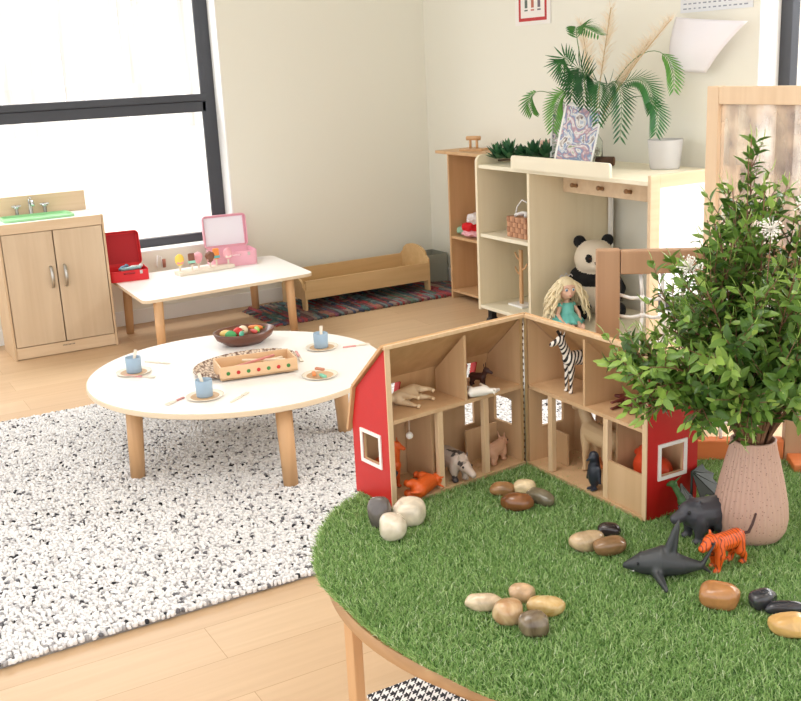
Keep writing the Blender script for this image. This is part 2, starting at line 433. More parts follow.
# houndstooth mat under the turf table
def hound():
    m, n, l, bs = newmat('houndstooth weave')
    tc = n.new('ShaderNodeTexCoord'); sx = n.new('ShaderNodeSeparateXYZ'); l.new(tc.outputs['Object'], sx.inputs[0])
    def op(o, a, b_=None):
        q = n.new('ShaderNodeMath'); q.operation = o
        for i, v in enumerate((a, b_)):
            if v is None: continue
            if isinstance(v, (int, float)): q.inputs[i].default_value = v
            else: l.new(v, q.inputs[i])
        return q.outputs[0]
    S = 42.0
    u = op('MULTIPLY', sx.outputs[0], S); v = op('MULTIPLY', sx.outputs[1], S)
    fu = op('FRACT', u); fv = op('FRACT', v)
    bu = op('GREATER_THAN', fu, .5); bv = op('GREATER_THAN', fv, .5)
    dg = op('GREATER_THAN', op('FRACT', op('MULTIPLY', op('ADD', u, v), 2)), .5)
    # both bands dark -> dark, one -> diagonal twill, none -> light
    both = op('MULTIPLY', bu, bv); either = op('MULTIPLY', op('SUBTRACT', op('ADD', bu, bv), op('MULTIPLY', both, 2)), dg)
    fac = op('MINIMUM', op('ADD', both, either), 1)
    mx = n.new('ShaderNodeMix'); mx.data_type = 'RGBA'; mx.inputs['A'].default_value = lin((238, 236, 234)); mx.inputs['B'].default_value = lin((40, 40, 46))
    l.new(fac, mx.inputs['Factor']); l.new(mx.outputs['Result'], bs.inputs['Base Color']); bs.inputs['Roughness'].default_value = .95
    b = MB(); b.box((0, 0, .004), (.74, .74, .008), bev=.002)
    tag(b.build('floor_mat', m), 'black and white houndstooth floor mat under the turf table', 'mat', loc=(-1.615, 1.335, 0), rz=.0)
hound()

# ------------------------------------------------------------------ play kitchen
def kitchen():
    x0, x1, y0, y1, h = -6.12, -5.80, .855, 1.412, .735
    W = y1 - y0; D = x1 - x0
    k = thing('play_kitchen', 'birch play kitchen sink cupboard with two doors below the left window', 'play kitchen', (x1, y0, 0))
    b = MB()
    b.box((-D / 2, .006, h / 2), (D, .012, h), bev=.002); b.box((-D / 2, W - .006, h / 2), (D, .012, h), bev=.002)
    b.box((-D + .005, W / 2, h / 2), (.01, W - .02, h - .02)); b.box((-D / 2, W / 2, .06), (D - .02, W - .02, .012))
    b.build('body', M['birch'], k)
    b = MB(); b.box((-.012, W / 2, .035), (.014, W - .026, .062), bev=.001)
    b.build('kick_board', M['birchy'], k)
    b = MB(); b.box((-D / 2 + .0, W / 2, h - .008), (D - .006, W - .026, .018), bev=.002); b.build('countertop', M['white'], k)
    b = MB(); b.box((-.005, W / 2, h - .027), (.014, W - .026, .054), bev=.002); b.build('counter_rail', M['birchy'], k)
    b = MB(); b.box((-D + .008, W / 2, h + .055), (.016, W - .03, .11), bev=.003); b.build('backsplash', M['birchy'], k)
    for i, (ya, yb) in enumerate(((.016, W / 2 - .003), (W / 2 + .003, W - .016))):
        b = MB(); b.box((-.009, (ya + yb) / 2, (.07 + h - .057) / 2), (.014, yb - ya, h - .057 - .07), bev=.0015); d = b.build('door', M['birchdoor'], k)
        b = MB(); yy = W / 2 + (-.032 if i == 0 else .04); zc = .43
        b.tube([(-.003, yy, zc - .055), (.012, yy, zc - .05), (.026, yy, zc), (.012, yy, zc + .05), (-.003, yy, zc + .055)], [.008, .009, .009, .009, .008], 10)
        b.build('handle', M['metal'], d)
    # brand plate lettering on kick board, tiny grey marks
    b = MB()
    for j in range(9): b.box((-.0045, W / 2 - .02 + j * .0075, .047), (.001, .005 if j % 3 else .003, .007))
    b.build('plate_lettering', plain('grey letters', (120, 110, 100), .6), k)
    # basin: rounded tub with rim
    b = MB(); cx, cy = -D / 2 + .02, .235
    def rr(w_, d_, r, n=5):
        P = []
        for sx, sy, a0 in ((1, 1, 0), (-1, 1, PI / 2), (-1, -1, PI), (1, -1, 3 * PI / 2)):
            for q in range(n + 1): a = a0 + PI / 2 * q / n; P.append((sx * (w_ - r) + r * math.cos(a), sy * (d_ - r) + r * math.sin(a)))
        return P
    t = bmesh.new(); rings = []
    for sc, z in ((1, 0.002), (1.0, .014), (.94, .016), (.90, .004), (.86, -.03 + .033), (.3, .003)):
        rings.append([t.verts.new((cx + x * sc, cy + y * sc, h + z)) for x, y in rr(.105, .185, .03)])
    for i in range(len(rings) - 1):
        for q in range(len(rings[0])): t.faces.new((rings[i][q], rings[i][(q + 1) % len(rings[0])], rings[i + 1][(q + 1) % len(rings[0])], rings[i + 1][q]))
    t.faces.new(rings[-1]); b._merge(t, Matrix(), False); b.build('basin', M['green'], k)
    b = MB(); fx = -D + .045; fy = .235
    b.lathe([(.014, 0), (.014, .01), (.011, .014), (.011, .09), (.0, .092)], (fx, fy, h), 14)
    b.tube([(fx, fy, h + .07), (fx + .03, fy, h + .084), (fx + .07, fy, h + .08), (fx + .078, fy, h + .06)], .009, 10)
    b.box((fx, fy, h + .1), (.04, .012, .008), bev=.002)
    b.build('tap', M['chrome'], k)
    for s in (-1, 1):
        b = MB(); b.lathe([(.010, 0), (.009, .045), (.016, .048), (.016, .056), (0, .06)], (fx, fy + s * .075, h), 12)
        b.box((fx, fy + s * .075, h + .06), (.010, .05, .010), bev=.002); b.box((fx, fy + s * .075, h + .06), (.05, .010, .010), bev=.002)
        b.build('tap_handle', M['chrome'], k)
kitchen()

# ------------------------------------------------------------------ rectangular table
def rect_table():
    z = .33; c = Vector((-5.70, 1.965, 0)); ang = -.1
    t = thing('rectangular_table', 'low white rectangular table with round beech legs at the window', 'table', c, 0)
    P = []
    cs = [at(154, 301.5, z=z), at(311, 273, z=z), at(277, 254.5, z=z), Vector((-6.10, 1.53, z))]
    # make a clean rounded quad
    fl_ = Vector((-5.29, 1.44, 0)) - c; fr_ = Vector((-5.375, 2.45, 0)) - c; br_ = Vector((-6.10, 2.50, 0)) - c; bl_ = Vector((-6.06, 1.47, 0)) - c
    for a, p, q in ((br_, bl_, fl_), (bl_, fl_, fr_), (fl_, fr_, br_), (fr_, br_, bl_)):
        r = .055
        d0 = (a - p).normalized(); d1 = (q - p).normalized()
        for k in range(7):
            s = k / 6; P.append(tuple(((p + d0 * r) * (1 - s) ** 2 + p * 2 * s * (1 - s) + (p + d1 * r) * s * s)[:2]))
    b = MB(); b.prism([P[i] for i in range(len(P))], .016, Matrix.Translation((0, 0, z - .018)))
    top = autosmooth(b.build('tabletop', M['edge'], t), 40)
    b = MB(); b.prism(P, .002, Matrix.Translation((0, 0, z - .002))); b.build('laminate', M['lamw'], top)
    for p in (fl_, fr_, br_, bl_):
        q = Vector((p.x * (.93 if p.x > 0 else .86), p.y * (.84 if p.y < 0 else .70), 0)); q2 = q * 1.02
        b = MB(); b.tube([(q2.x, q2.y, 0), (q.x, q.y, z - .018)], [.0225, .026], 16); b.build('leg', M['beech'], t)
    return z
RT = rect_table()

def round_table():
    z = .33; c = Vector((-3.80, 1.375, 0)); r = .575
    t = thing('round_table', 'low round white play table with four beech legs standing on the wool rug', 'table', c, 0)
    b = MB(); b.lathe([(0, z - .022), (r - .006, z - .022), (r, z - .018), (r, z - .003), (r - .003, z - .0015), (0, z - .0015)], seg=96); o = autosmooth(b.build('tabletop', M['edge'], t), 40)
    b = MB(); b.lathe([(0, z - .001), (r - .004, z - .001), (r - .004, z), (0, z)], seg=96); autosmooth(b.build('laminate', M['lamw'], o), 40)
    for p in ((138, 476), (291, 484), (345, 430), None):
        q = (at(*p, z=.02) - c) if p else Vector((-4.19, 1.33, 0)) - c
        q.z = 0
        top = q * .965
        b = MB(); b.tube([(q.x, q.y, .018), (top.x, top.y, z - .02)], [.027, .031], 18); b.build('leg', M['beech'], t)
    return z
RD = round_table()

# cups, plates, cutlery
M['cup'] = plain('powder blue paint', (156, 180, 200), .5); M['plate'] = wood('pale maple', (232, 218, 196), (240, 228, 208), 0, 14)
M['pinkwood'] = plain('pink painted wood', (214, 150, 146), .6)
def place_setting(u, v, pos, cupoff=(0, 0)):
    p = at(u, v, z=RD)
    pl = thing('toy_plate', 'pale wooden toy plate, %s' % pos[0], 'plate', (p.x, p.y, RD), 0, 'wooden plates on the round table')
    b = MB(); b.lathe([(0, 0), (.05, 0), (.066, .005), (.068, .008), (.064, .0075), (.048, .003), (0, .003)], seg=36); b.build('dish', M['plate'], pl)
    b = MB(); b.lathe([(.0485, .003), (.0515, .0042), (.0505, .0048), (.0475, .0036)], seg=36); b.build('painted_ring', plain('tan ring', (206, 170, 130), .6), pl)
    if pos[1]:
        c = thing('toy_cup', 'pale blue wooden toy cup with a stirrer, %s' % pos[1], 'cup', (p.x + cupoff[0], p.y + cupoff[1], RD + .0035), random.uniform(0, 6), 'blue toy cups on the round table'); c.scale = (1.13, 1.13, 1.13)
        b = MB(); b.lathe([(0, 0), (.024, 0), (.026, .003), (.027, .052), (.0265, .055), (.023, .054), (.022, .008), (0, .008)], seg=28); b.build('body', M['cup'], c)
        s = MB(); s.tube([(.004, 0, .012), (-.012, .004, .078)], [.004, .006], 8); s.build('stirrer', M['plate'], c)
    return p
place_setting(134, 373, ('leftmost one on the round table, under a blue cup', 'leftmost of the four settings'), (0, .002))
place_setting(205, 397, ('nearest one on the round table, at its front rim', 'nearest the viewer'))
place_setting(322, 348, ('at the back right of the table under a blue cup', 'at the back right beside the painted box'), (0, -.003))
p = place_setting(320, 376, ('rightmost one, holding green and orange pieces', None))
for i, (du, dv, cname, cc) in enumerate(((-6, -1, 'orange', (226, 140, 80)), (3, 1, 'green', (120, 190, 160)), (0, -3, 'brown', (196, 130, 100)))):
    q = at(320 + du, 376 + dv, z=RD + .008)
    b = MB(); b.box((0, 0, .005), (.014, .042, .010), bev=.004); tag(b.build('toy_food', plain('toy food ' + cname, cc, .6)), '%s wooden toy food piece on the plate at the right of the round table' % cname, 'toy food', 'toy food on the right plate', (q.x, q.y, RD + .0085 if i != 2 else RD + .019), 1.2 + i * .4)
def cutlery(u0, v0, u1, v1, kind, label, m=None):
    a = at(u0, v0, z=RD); c = at(u1, v1, z=RD); d = c - a; L = d.length
    t = thing(kind, label, kind.split('_')[-1], (a.x, a.y, RD), math.atan2(d.y, d.x), 'wooden cutlery on the round table')
    b = MB(); b.box((L * .28, 0, .003), (L * .56, .010, .006), bev=.0025); b.build('handle', m or M['plate'], t)
    b = MB(); b.tube([(L * .54, 0, .003), (L * .7, 0, .003), (L * .78, 0, .004)], [.003, .003, .004], 6)
    if 'fork' in kind:
        b.box((L * .82, 0, .004), (.02, .018, .004), bev=.001)
        for s in (-1, 0, 1): b.box((L * .82 + .02, s * .007, .004), (.024, .0035, .0035), bev=.001)
    elif 'spoon' in kind: b.ball((L * .86, 0, .0045), (L * .13, .011, .004), seg=12)
    else: b.box((L * .84, 0, .003), (L * .32, .014, .004), bev=.0018)
    b.build('head', M['plate'], t)
cutlery(145, 362, 170, 364, 'toy_knife', 'wooden toy knife behind the leftmost blue cup')
cutlery(125, 376, 156, 378, 'toy_spoon', 'pink handled toy spoon in front of the leftmost plate', M['pinkwood'])
cutlery(184, 398, 170, 404, 'toy_fork', 'pink handled toy fork left of the nearest plate', M['pinkwood'])
cutlery(231, 403, 248, 393, 'toy_knife', 'pale wooden toy knife right of the nearest plate')
cutlery(343, 348, 366, 345, 'toy_fork', 'pink handled toy fork right of the back right cup', M['pinkwood'])
cutlery(296, 352, 302, 362, 'toy_knife', 'pink handled toy knife between the painted box and right plate', M['pinkwood'])

# woven tray
def tray():
    c = at(246, 367, z=RD)
    t = thing('woven_tray', 'oval brown woven tray under the painted box on the round table', 'tray', (c.x, c.y, RD), math.radians(100))
    m, n, l, b_ = newmat('grey brown wicker')
    tc = n.new('ShaderNodeTexCoord'); wv = n.new('ShaderNodeTexVoronoi'); wv.inputs['Scale'].default_value = 90
    l.new(tc.outputs['Object'], wv.inputs['Vector']); cr = n.new('ShaderNodeValToRGB')
    cr.color_ramp.elements[0].color = lin((232, 214, 194)); cr.color_ramp.elements[1].color = lin((126, 98, 82)); cr.color_ramp.elements[0].position = .36; cr.color_ramp.elements[1].position = .75
    l.new(wv.outputs['Distance'], cr.inputs['Fac']); l.new(cr.outputs['Color'], b_.inputs['Base Color']); b_.inputs['Roughness'].default_value = .8
    bp = n.new('ShaderNodeBump'); bp.inputs['Distance'].default_value = .003; l.new(wv.outputs['Distance'], bp.inputs['Height']); l.new(bp.outputs['Normal'], b_.inputs['Normal'])
    b = MB()
    b.lathe([(0, 0), (.16, 0), (.185, .014), (.19, .022), (.183, .022), (.158, .007), (0, .007)], seg=60, M=Matrix.Diagonal((1.14, .80, 1, 1)))
    b.build('tray_base', m, t)
    b = MB()
    for k in range(4): b.tube([(1.14 * (.185 + .003 * math.sin(a * 14 + k * 1.6)) * math.cos(a), .80 * (.187 + .003 * math.sin(a * 14 + k * 1.6)) * math.sin(a), .018 + .005 * math.cos(a * 14 + k * 1.6)) for a in [2 * PI * i / 160 for i in range(161)]], .0032, 5)
    b.build('braided_rim', m, t)
tray()
def painted_box():
    a = at(221, 380, z=RD + .012); c = at(298, 369, z=RD + .012); d = c - a; L = d.length; W = .15; ang = math.atan2(d.y, d.x)
    t = thing('wooden_box', 'open pale wooden box painted with red and green spots in the woven tray', 'box', (a.x, a.y, RD + .008), ang)
    hgt = .05; th = .006
    b = MB()
    b.box((L / 2, W / 2, .003), (L, W, .006)); b.box((L / 2, th / 2, hgt / 2), (L, th, hgt), bev=.001); b.box((L / 2, W - th / 2, hgt / 2), (L, th, hgt), bev=.001)
    b.box((th / 2, W / 2, hgt / 2), (th, W - 2 * th, hgt), bev=.001); b.box((L - th / 2, W / 2, hgt / 2), (th, W - 2 * th, hgt), bev=.001)
    b.build('carcass', wood('box pine', (224, 180, 130), (234, 194, 150), 0, 12), t)
    for i in range(7):
        b = MB(); b.ball((L * (.1 + .13 * i), -.0005, .024), (.0075, .0015, .0075), seg=12); b.build('painted_spot', plain('spot %d' % i, (196, 44, 40) if i % 2 else (60, 130, 60), .5), t)
    for i, (x, w_, cc) in enumerate(((.25, .12, (236, 216, 190)), (.5, .19, (206, 130, 120)), (.62, .17, (236, 216, 190)), (.75, .09, (240, 225, 200)))):
        o = MB(); o.box((0, 0, .004), (w_, .012, .008), bev=.003)
        wp = Matrix.Rotation(ang, 4, 'Z') @ Vector((L * x, W * (.3 + .13 * i), 0))
        tag(o.build('toy_stick', plain('stick %d' % i, cc, .6)), '%s wooden stick lying %s in the painted box' % (('cream', 'pink', 'pale', 'ivory')[i], ('at the left end', 'across the middle', 'behind the pink one', 'at the right end')[i]), 'toy stick', 'wooden sticks in the painted box', (a.x + wp.x, a.y + wp.y, RD + (.020, .046, .040, .032)[i]), ang + (.1, .5, -.45, .25)[i])
painted_box()
def bowl():
    c = at(245, 343, z=RD)
    t = thing('wooden_bowl', 'dark brown wooden bowl of toy vegetables at the back of the round table', 'bowl', (c.x, c.y, RD), 1.6); t.scale = (1.15, 1.15, 1.15)
    b = MB(); b.lathe([(0, 0), (.06, 0), (.095, .025), (.105, .05), (.099, .05), (.088, .028), (.05, .008), (0, .008)], seg=48, M=Matrix.Diagonal((1.12, .85, 1, 1)))
    b.build('bowl_shell', wood('walnut', (92, 50, 34), (128, 74, 50), 0, 10, .3), t)
    veg = [('tomato', (206, 52, 44), (-.02, .01), (.024,) * 3), ('green pepper', (70, 160, 90), (-.06, -.012), (.026, .022, .022)), ('yellow lemon', (236, 200, 120), (-.065, .025), (.028, .018, .018)), ('pale onion', (240, 220, 190), (.01, .035), (.022,) * 3),
           ('teal bean pod', (70, 170, 140), (-.025, -.035), (.036, .011, .011)), ('green pea pod', (150, 196, 80), (.05, -.01), (.042, .012, .012)), ('red chilli', (190, 60, 50), (.03, -.03), (.034, .010, .010)), ('orange carrot', (226, 130, 60), (.06, .025), (.036, .012, .012))]
    for i, (nm, cc, (x, y), r) in enumerate(veg):
        w_ = Matrix.Rotation(1.6, 4, 'Z') @ Vector((x * 1.1, y * 1.1, 0))
        g = thing('toy_vegetable', 'toy %s in the brown wooden bowl' % nm, 'toy vegetable', (c.x + w_.x, c.y + w_.y, RD + .034 + (0.012 if i < 4 else .018)), random.uniform(0, 3), 'toy vegetables in the brown bowl')
        b = MB()
        b.ball((0, 0, 0), r, seg=16); b.build('flesh', plain(nm, cc, .45), g)
        b = MB(); b.tube([(r[0] * .9, 0, 0), (r[0] * 1.25, 0, .006)], [.003, .0025], 6); b.build('stalk', plain('stalk', (70, 120, 50), .6), g)
bowl()

# ------------------------------------------------------------------ things on the rectangular table
def rounded_box(b, c, d, r=.02, seg=6, bev=.003):
    P = []
    for sx, sy, a0 in ((1, 1, 0), (-1, 1, PI / 2), (-1, -1, PI), (1, -1, 3 * PI / 2)):
        for q in range(seg + 1): a = a0 + PI / 2 * q / seg; P.append((sx * (d[0] / 2 - r) + r * math.cos(a), sy * (d[1] / 2 - r) + r * math.sin(a)))
    b.prism(P, d[2], Matrix.Translation((c[0], c[1], c[2])))
def hollow_box(b, d, h, r, wall, M_=Matrix()):
    """open-top rounded tray"""
    def rr(o):
        P = []
        for sx, sy, a0 in ((1, 1, 0), (-1, 1, PI / 2), (-1, -1, PI), (1, -1, 3 * PI / 2)):
            for q in range(6): a = a0 + PI / 2 * q / 5; P.append((sx * (d[0] / 2 - r) + (r - o) * math.cos(a), sy * (d[1] / 2 - r) + (r - o) * math.sin(a)))
        return P
    t = bmesh.new(); rings = []
    for o, z in ((0, 0), (0, h), (wall, h), (wall, wall)):
        rings.append([t.verts.new((x, y, z)) for x, y in rr(o)])
    n = len(rings[0])
    for i in range(3):
        for q in range(n): t.faces.new((rings[i][q], rings[i][(q + 1) % n], rings[i + 1][(q + 1) % n], rings[i + 1][q]))
    t.faces.new(rings[0][::-1]); f = t.faces.new(rings[-1]); b._merge(t, M_)
    return b
def suitcase(name, label, base, rz, d, h, lid_h, tilt, body_m, in_m, trim_m):
    t = thing(name, label, 'suitcase', base, rz)
    b = MB(); hollow_box(b, d, h, .025, .004); o = autosmooth(b.build('case_body', body_m, t), 40)
    b = MB(); b.box((0, 0, .006), (d[0] - .012, d[1] - .012, .003)); b.build('lining', in_m, t)
    # lid hinged at back (-x)
    ML = Matrix.Translation((-d[0] / 2, 0, h)) @ Matrix.Rotation(tilt, 4, 'Y') @ Matrix.Translation((d[0] / 2, 0, 0)) @ Matrix.Translation((0, 0, lid_h)) @ Matrix.Rotation(PI, 4, 'X')
    b = MB(); hollow_box(b, d, lid_h, .025, .004, ML); lid = autosmooth(b.build('lid', body_m, t), 40)
    b = MB(ML); b.box((0, 0, .0055), (d[0] - .03, d[1] - .03, .002)); b.build('lid_lining', in_m, lid)
    b = MB(); b.tube([(d[0] / 2, -.03, h * .75), (d[0] / 2 + .014, -.022, h * .8), (d[0] / 2 + .014, .022, h * .8), (d[0] / 2, .03, h * .75)], .004, 8); b.build('handle', trim_m, t)
    b = MB()
    b.box((d[0] / 2 + .002, d[1] * .3, h * .8), (.004, .015, .02), bev=.001); b.build('latch', M['metal'], t)
    return t
pinkm = plain('pink card', (236, 176, 190), .5)
pb = at(231, 262, z=RT)
suitcase('pink_suitcase', 'small pink toy suitcase open on the white rectangular table', (-6.0, 2.20, RT), -.12, (.20, .27, 0), .085, .035, -math.radians(96), pinkm, plain('white lining', (240, 240, 246), .6), plain('pale pink', (240, 200, 206), .5))
suitcase('red_bag', 'small red fabric case open behind the play kitchen on the rectangular table', (-5.99, 1.555, RT), -.12, (.20, .22, 0), .06, .035, -math.radians(104), plain('red fabric', (214, 34, 42), .6, .2, 120), plain('red lining', (176, 24, 34), .7), plain('dark red', (150, 20, 28), .6))
for i, (dx, dy, cc, nm) in enumerate(((.03, .0, (150, 196, 200), 'teal'), (.0, .05, (230, 230, 226), 'white'), (-.03, -.04, (110, 160, 190), 'blue'))):
    b = MB(); b.tube([(-.05, 0, 0), (-.01, 0, .004), (.05, 0, .002)], [.008, .011, .007], 10); b.ball((.055, 0, .004), (.012, .014, .010), seg=10)
    tag(b.build('doctor_toy', plain('doctor toy ' + nm, cc, .4)), '%s toy doctor instrument lying in the red case' % nm, 'toy', 'toy instruments in the red case', (-5.985 + dx, 1.565 + dy * .6, RT + .058), 1.5 + i * .5)
def inst(u, v, label, cc, name='toy_bottle'):
    p = at(u, v, z=RT)
    t = thing(name, label, 'toy', (p.x, p.y, RT), .9)
    b = MB(); b.tube([(-.025, 0, .012), (.02, 0, .012)], [.012, .012], 12); b.build('barrel', plain(label[:8], cc, .4), t)
    b = MB(); b.tube([(.02, 0, .012), (.034, 0, .012)], [.008, .007], 10); b.build('cap', plain('white cap', (235, 235, 232), .4), t)
inst(134, 275, 'small green and white toy bottle lying in front of the red case', (110, 200, 170))
p = at(159, 268, z=RT)
t = thing('toy_otoscope', 'white and brown toy doctor tool standing between red case and ice lolly stand', 'toy', (p.x, p.y, RT), 0)
b = MB(); b.tube([(0, .02, 0), (0, .02, .065), (0, -.0, .075), (0, -.008, .03), (0, -.008, 0)], .005, 8); b.build('tubing', plain('white plastic', (238, 236, 232), .35), t)
b = MB(); b.tube([(0, .034, 0), (0, .034, .05)], [.01, .012], 10); b.build('grip', plain('brown plastic', (170, 110, 90), .4), t)
def lolly_stand():
    a = at(176, 275, z=RT); c = at(230, 266, z=RT); mid = (a + c) / 2; L = (c - a).length; ang = math.atan2((c - a).y, (c - a).x)
    t = thing('lolly_stand', 'pale wooden stand for toy ice lollies in the middle of the rectangular table', 'stand', (mid.x + .03, mid.y, RT), ang)
    b = MB(); b.box((0, 0, .011), (L, .085, .022), bev=.004); b.build('base', M['plate'], t)
    kinds = [('yellow and pink', (240, 206, 90), (236, 150, 160), 'round'), ('brown and mint', (130, 80, 60), (150, 210, 190), 'bar'), ('pale pink', (240, 170, 180), (240, 170, 180), 'cone'), ('chocolate', (120, 76, 56), (240, 190, 190), 'cone'), ('rainbow', (240, 150, 70), (110, 190, 190), 'bar'), ('rose and cream', (236, 170, 178), (240, 220, 210), 'round')]
    for i, (nm, c1, c2, sh) in enumerate(kinds):
        x = -L / 2 + L * (i + .5) / 6; y = -.018 if i % 2 else .018
        w_ = Matrix.Rotation(ang, 4, 'Z') @ Vector((x, y, 0))
        g = thing('toy_ice_lolly', '%s toy ice lolly, number %s from the left in the wooden stand' % (nm, ('one', 'two', 'three', 'four', 'five', 'six')[i]), 'toy lolly', (mid.x + .03 + w_.x, mid.y + w_.y, RT + .022), ang, 'toy ice lollies in the wooden stand')
        g.scale = (1.45, 1.45, 1.45)
        b = MB(); b.box((0, 0, .012), (.007, .004, .026), bev=.001); b.build('stick', M['plate'], g)
        b = MB()
        if sh == 'bar': b.box((0, 0, .046), (.026, .014, .046), bev=.006)
        elif sh == 'round': b.ball((0, 0, .044), (.02, .01, .024), seg=16)
        else: b.lathe([(0, .016), (.012, .026), (.02, .046), (.016, .058), (0, .066)], seg=16)
        b.build('ice', plain('lolly ' + nm, c1, .5), g)
        b = MB(); b.box((0, -.0005, .034), (.028, .0165, .012), bev=.004); b.build('stripe', plain('stripe ' + nm, c2, .5), g)
lolly_stand()

# ------------------------------------------------------------------ doll bed
def bed():
    x1, x0, y0, y1 = -5.765, -6.12, 2.56, 3.45
    t = thing('doll_bed', 'long low wooden doll bed against the wall on the rag rug', 'doll bed', (x1, y0, .02)); D = x1 - x0; L = y1 - y0
    b = MB(); b.box((-.008, L / 2, .124), (.014, L - .02, .115), bev=.002); b.build('front_rail', M['bed'], t)
    b = MB(); b.box((-D + .008, L / 2, .144), (.014, L - .02, .115), bev=.002); b.build('back_rail', M['bed'], t)
    b = MB(); b.box((-D / 2, L / 2, .085), (D - .03, L - .03, .012)); b.build('bed_base', M['bed'], t)
    for yy, hh, nm in ((.007, .2, 'footboard'), (L - .007, .285, 'headboard')):
        P = [(-D, 0), (-D, hh - .08)]
        for k in range(13):
            a = PI - PI * k / 12; P.append((-D / 2 + D / 2 * .82 * math.cos(a), hh - .06 + .06 * math.sin(a)))
        P += [(0, hh - .08), (0, 0), (-.05, 0), (-.06, .06), (-D + .06, .06), (-D + .05, 0)]
        b = MB(); b.prism(P, .014, Matrix.Translation((0, yy + .007, 0)) @ Matrix.Rotation(PI / 2, 4, 'X')); b.build(nm, M['bed'], t)
bed()
b = MB(); hollow_box(b, (.2, .2, 0), .2, .012, .006)
tag(autosmooth(b.build('storage_bin', plain('grey felt', (150, 152, 140), .9, .2, 150)), 40), 'grey felt storage bin on the floor between doll bed and tan shelf', 'bin', loc=(-6.09, 3.63, .001))

# ------------------------------------------------------------------ tan shelf unit
def tan_unit():
    x0, x1, y0, y1, h = -5.56, -4.96, 3.48, 3.735, .90
    t = thing('tan_shelf', 'tall narrow tan wooden shelf in the corner behind the cream shelf', 'shelf', (x0, y0, 0)); W = x1 - x0; D = y1 - y0
    b = MB(); b.box((.008, D / 2, h / 2), (.016, D, h), bev=.002); b.build('side_panel', M['tan'], t)
    b = MB(); b.box((W - .008, D / 2, h / 2), (.016, D, h), bev=.002); b.build('side_panel', M['tan'], t)
    b = MB(); b.box((W / 2, D - .005, h / 2), (W - .034, .01, h - .01)); b.build('back_panel', M['tan'], t)
    for z in (.05, .39): b = MB(); b.box((W / 2, D / 2 - .004, z), (W - .034, D - .014, .016), bev=.002); b.build('shelf_board', M['tan'], t)
    b = MB(); b.box((W / 2 - .04, D / 2, h + .009), (W + .16, D + .02, .018), bev=.003); b.build('top', M['tan'], t)
    # folded fabrics
    for i, (nm, cc, x, z, s) in enumerate((('red', (206, 24, 30), .16, .46, (.075, .07, .042)), ('pink and white', (236, 178, 186), .17, .425, (.08, .075, .024)), ('grey white', (226, 218, 216), .19, .515, (.06, .06, .035)), ('mint green', (150, 190, 160), .07, .43, (.042, .06, .03)))):
        bm = bmesh.new(); bmesh.ops.create_icosphere(bm, subdivisions=4, radius=1)
        for v in bm.verts:
            q = v.co.copy(); k = 1 + .28 * noise.noise(q * 2.2 + Vector((i * 7, 0, 0))) + .12 * noise.noise(q * 6)
            v.co = Vector((q.x * s[0], q.y * s[1], max(q.z, -.8) * s[2])) * k
        for f in bm.faces: f.smooth = True
        me = bpy.data.meshes.new('folded_cloth'); bm.to_mesh(me); bm.free(); me.materials.append(plain('cloth ' + nm, cc, .9, .4, 160, var=.06))
        tag(link('folded_cloth', me), '%s bundled cloth on the tan shelf' % nm, 'cloth', 'bundled cloths on the tan shelf', (x0 + x, y0 + .08, z))
tan_unit()
t = thing('small_wooden_stand', 'small wooden stand with two uprights on top of the tan shelf', 'wooden stand', (-5.44, 3.60, .918), .55)
b = MB(); b.box((0, 0, .006), (.15, .10, .012), bev=.002); b.build('base', M['beech'], t)
b = MB(); b.tube([(-.022, 0, .012), (-.022, 0, .065)], .008, 10); b.build('upright', M['beech'], t)
b = MB(); b.tube([(.022, 0, .012), (.022, 0, .065)], .008, 10); b.build('upright', M['beech'], t)
b = MB(); b.tube([(-.045, 0, .074), (.045, 0, .074)], .013, 12); b.build('crossbar', M['beech'], t)

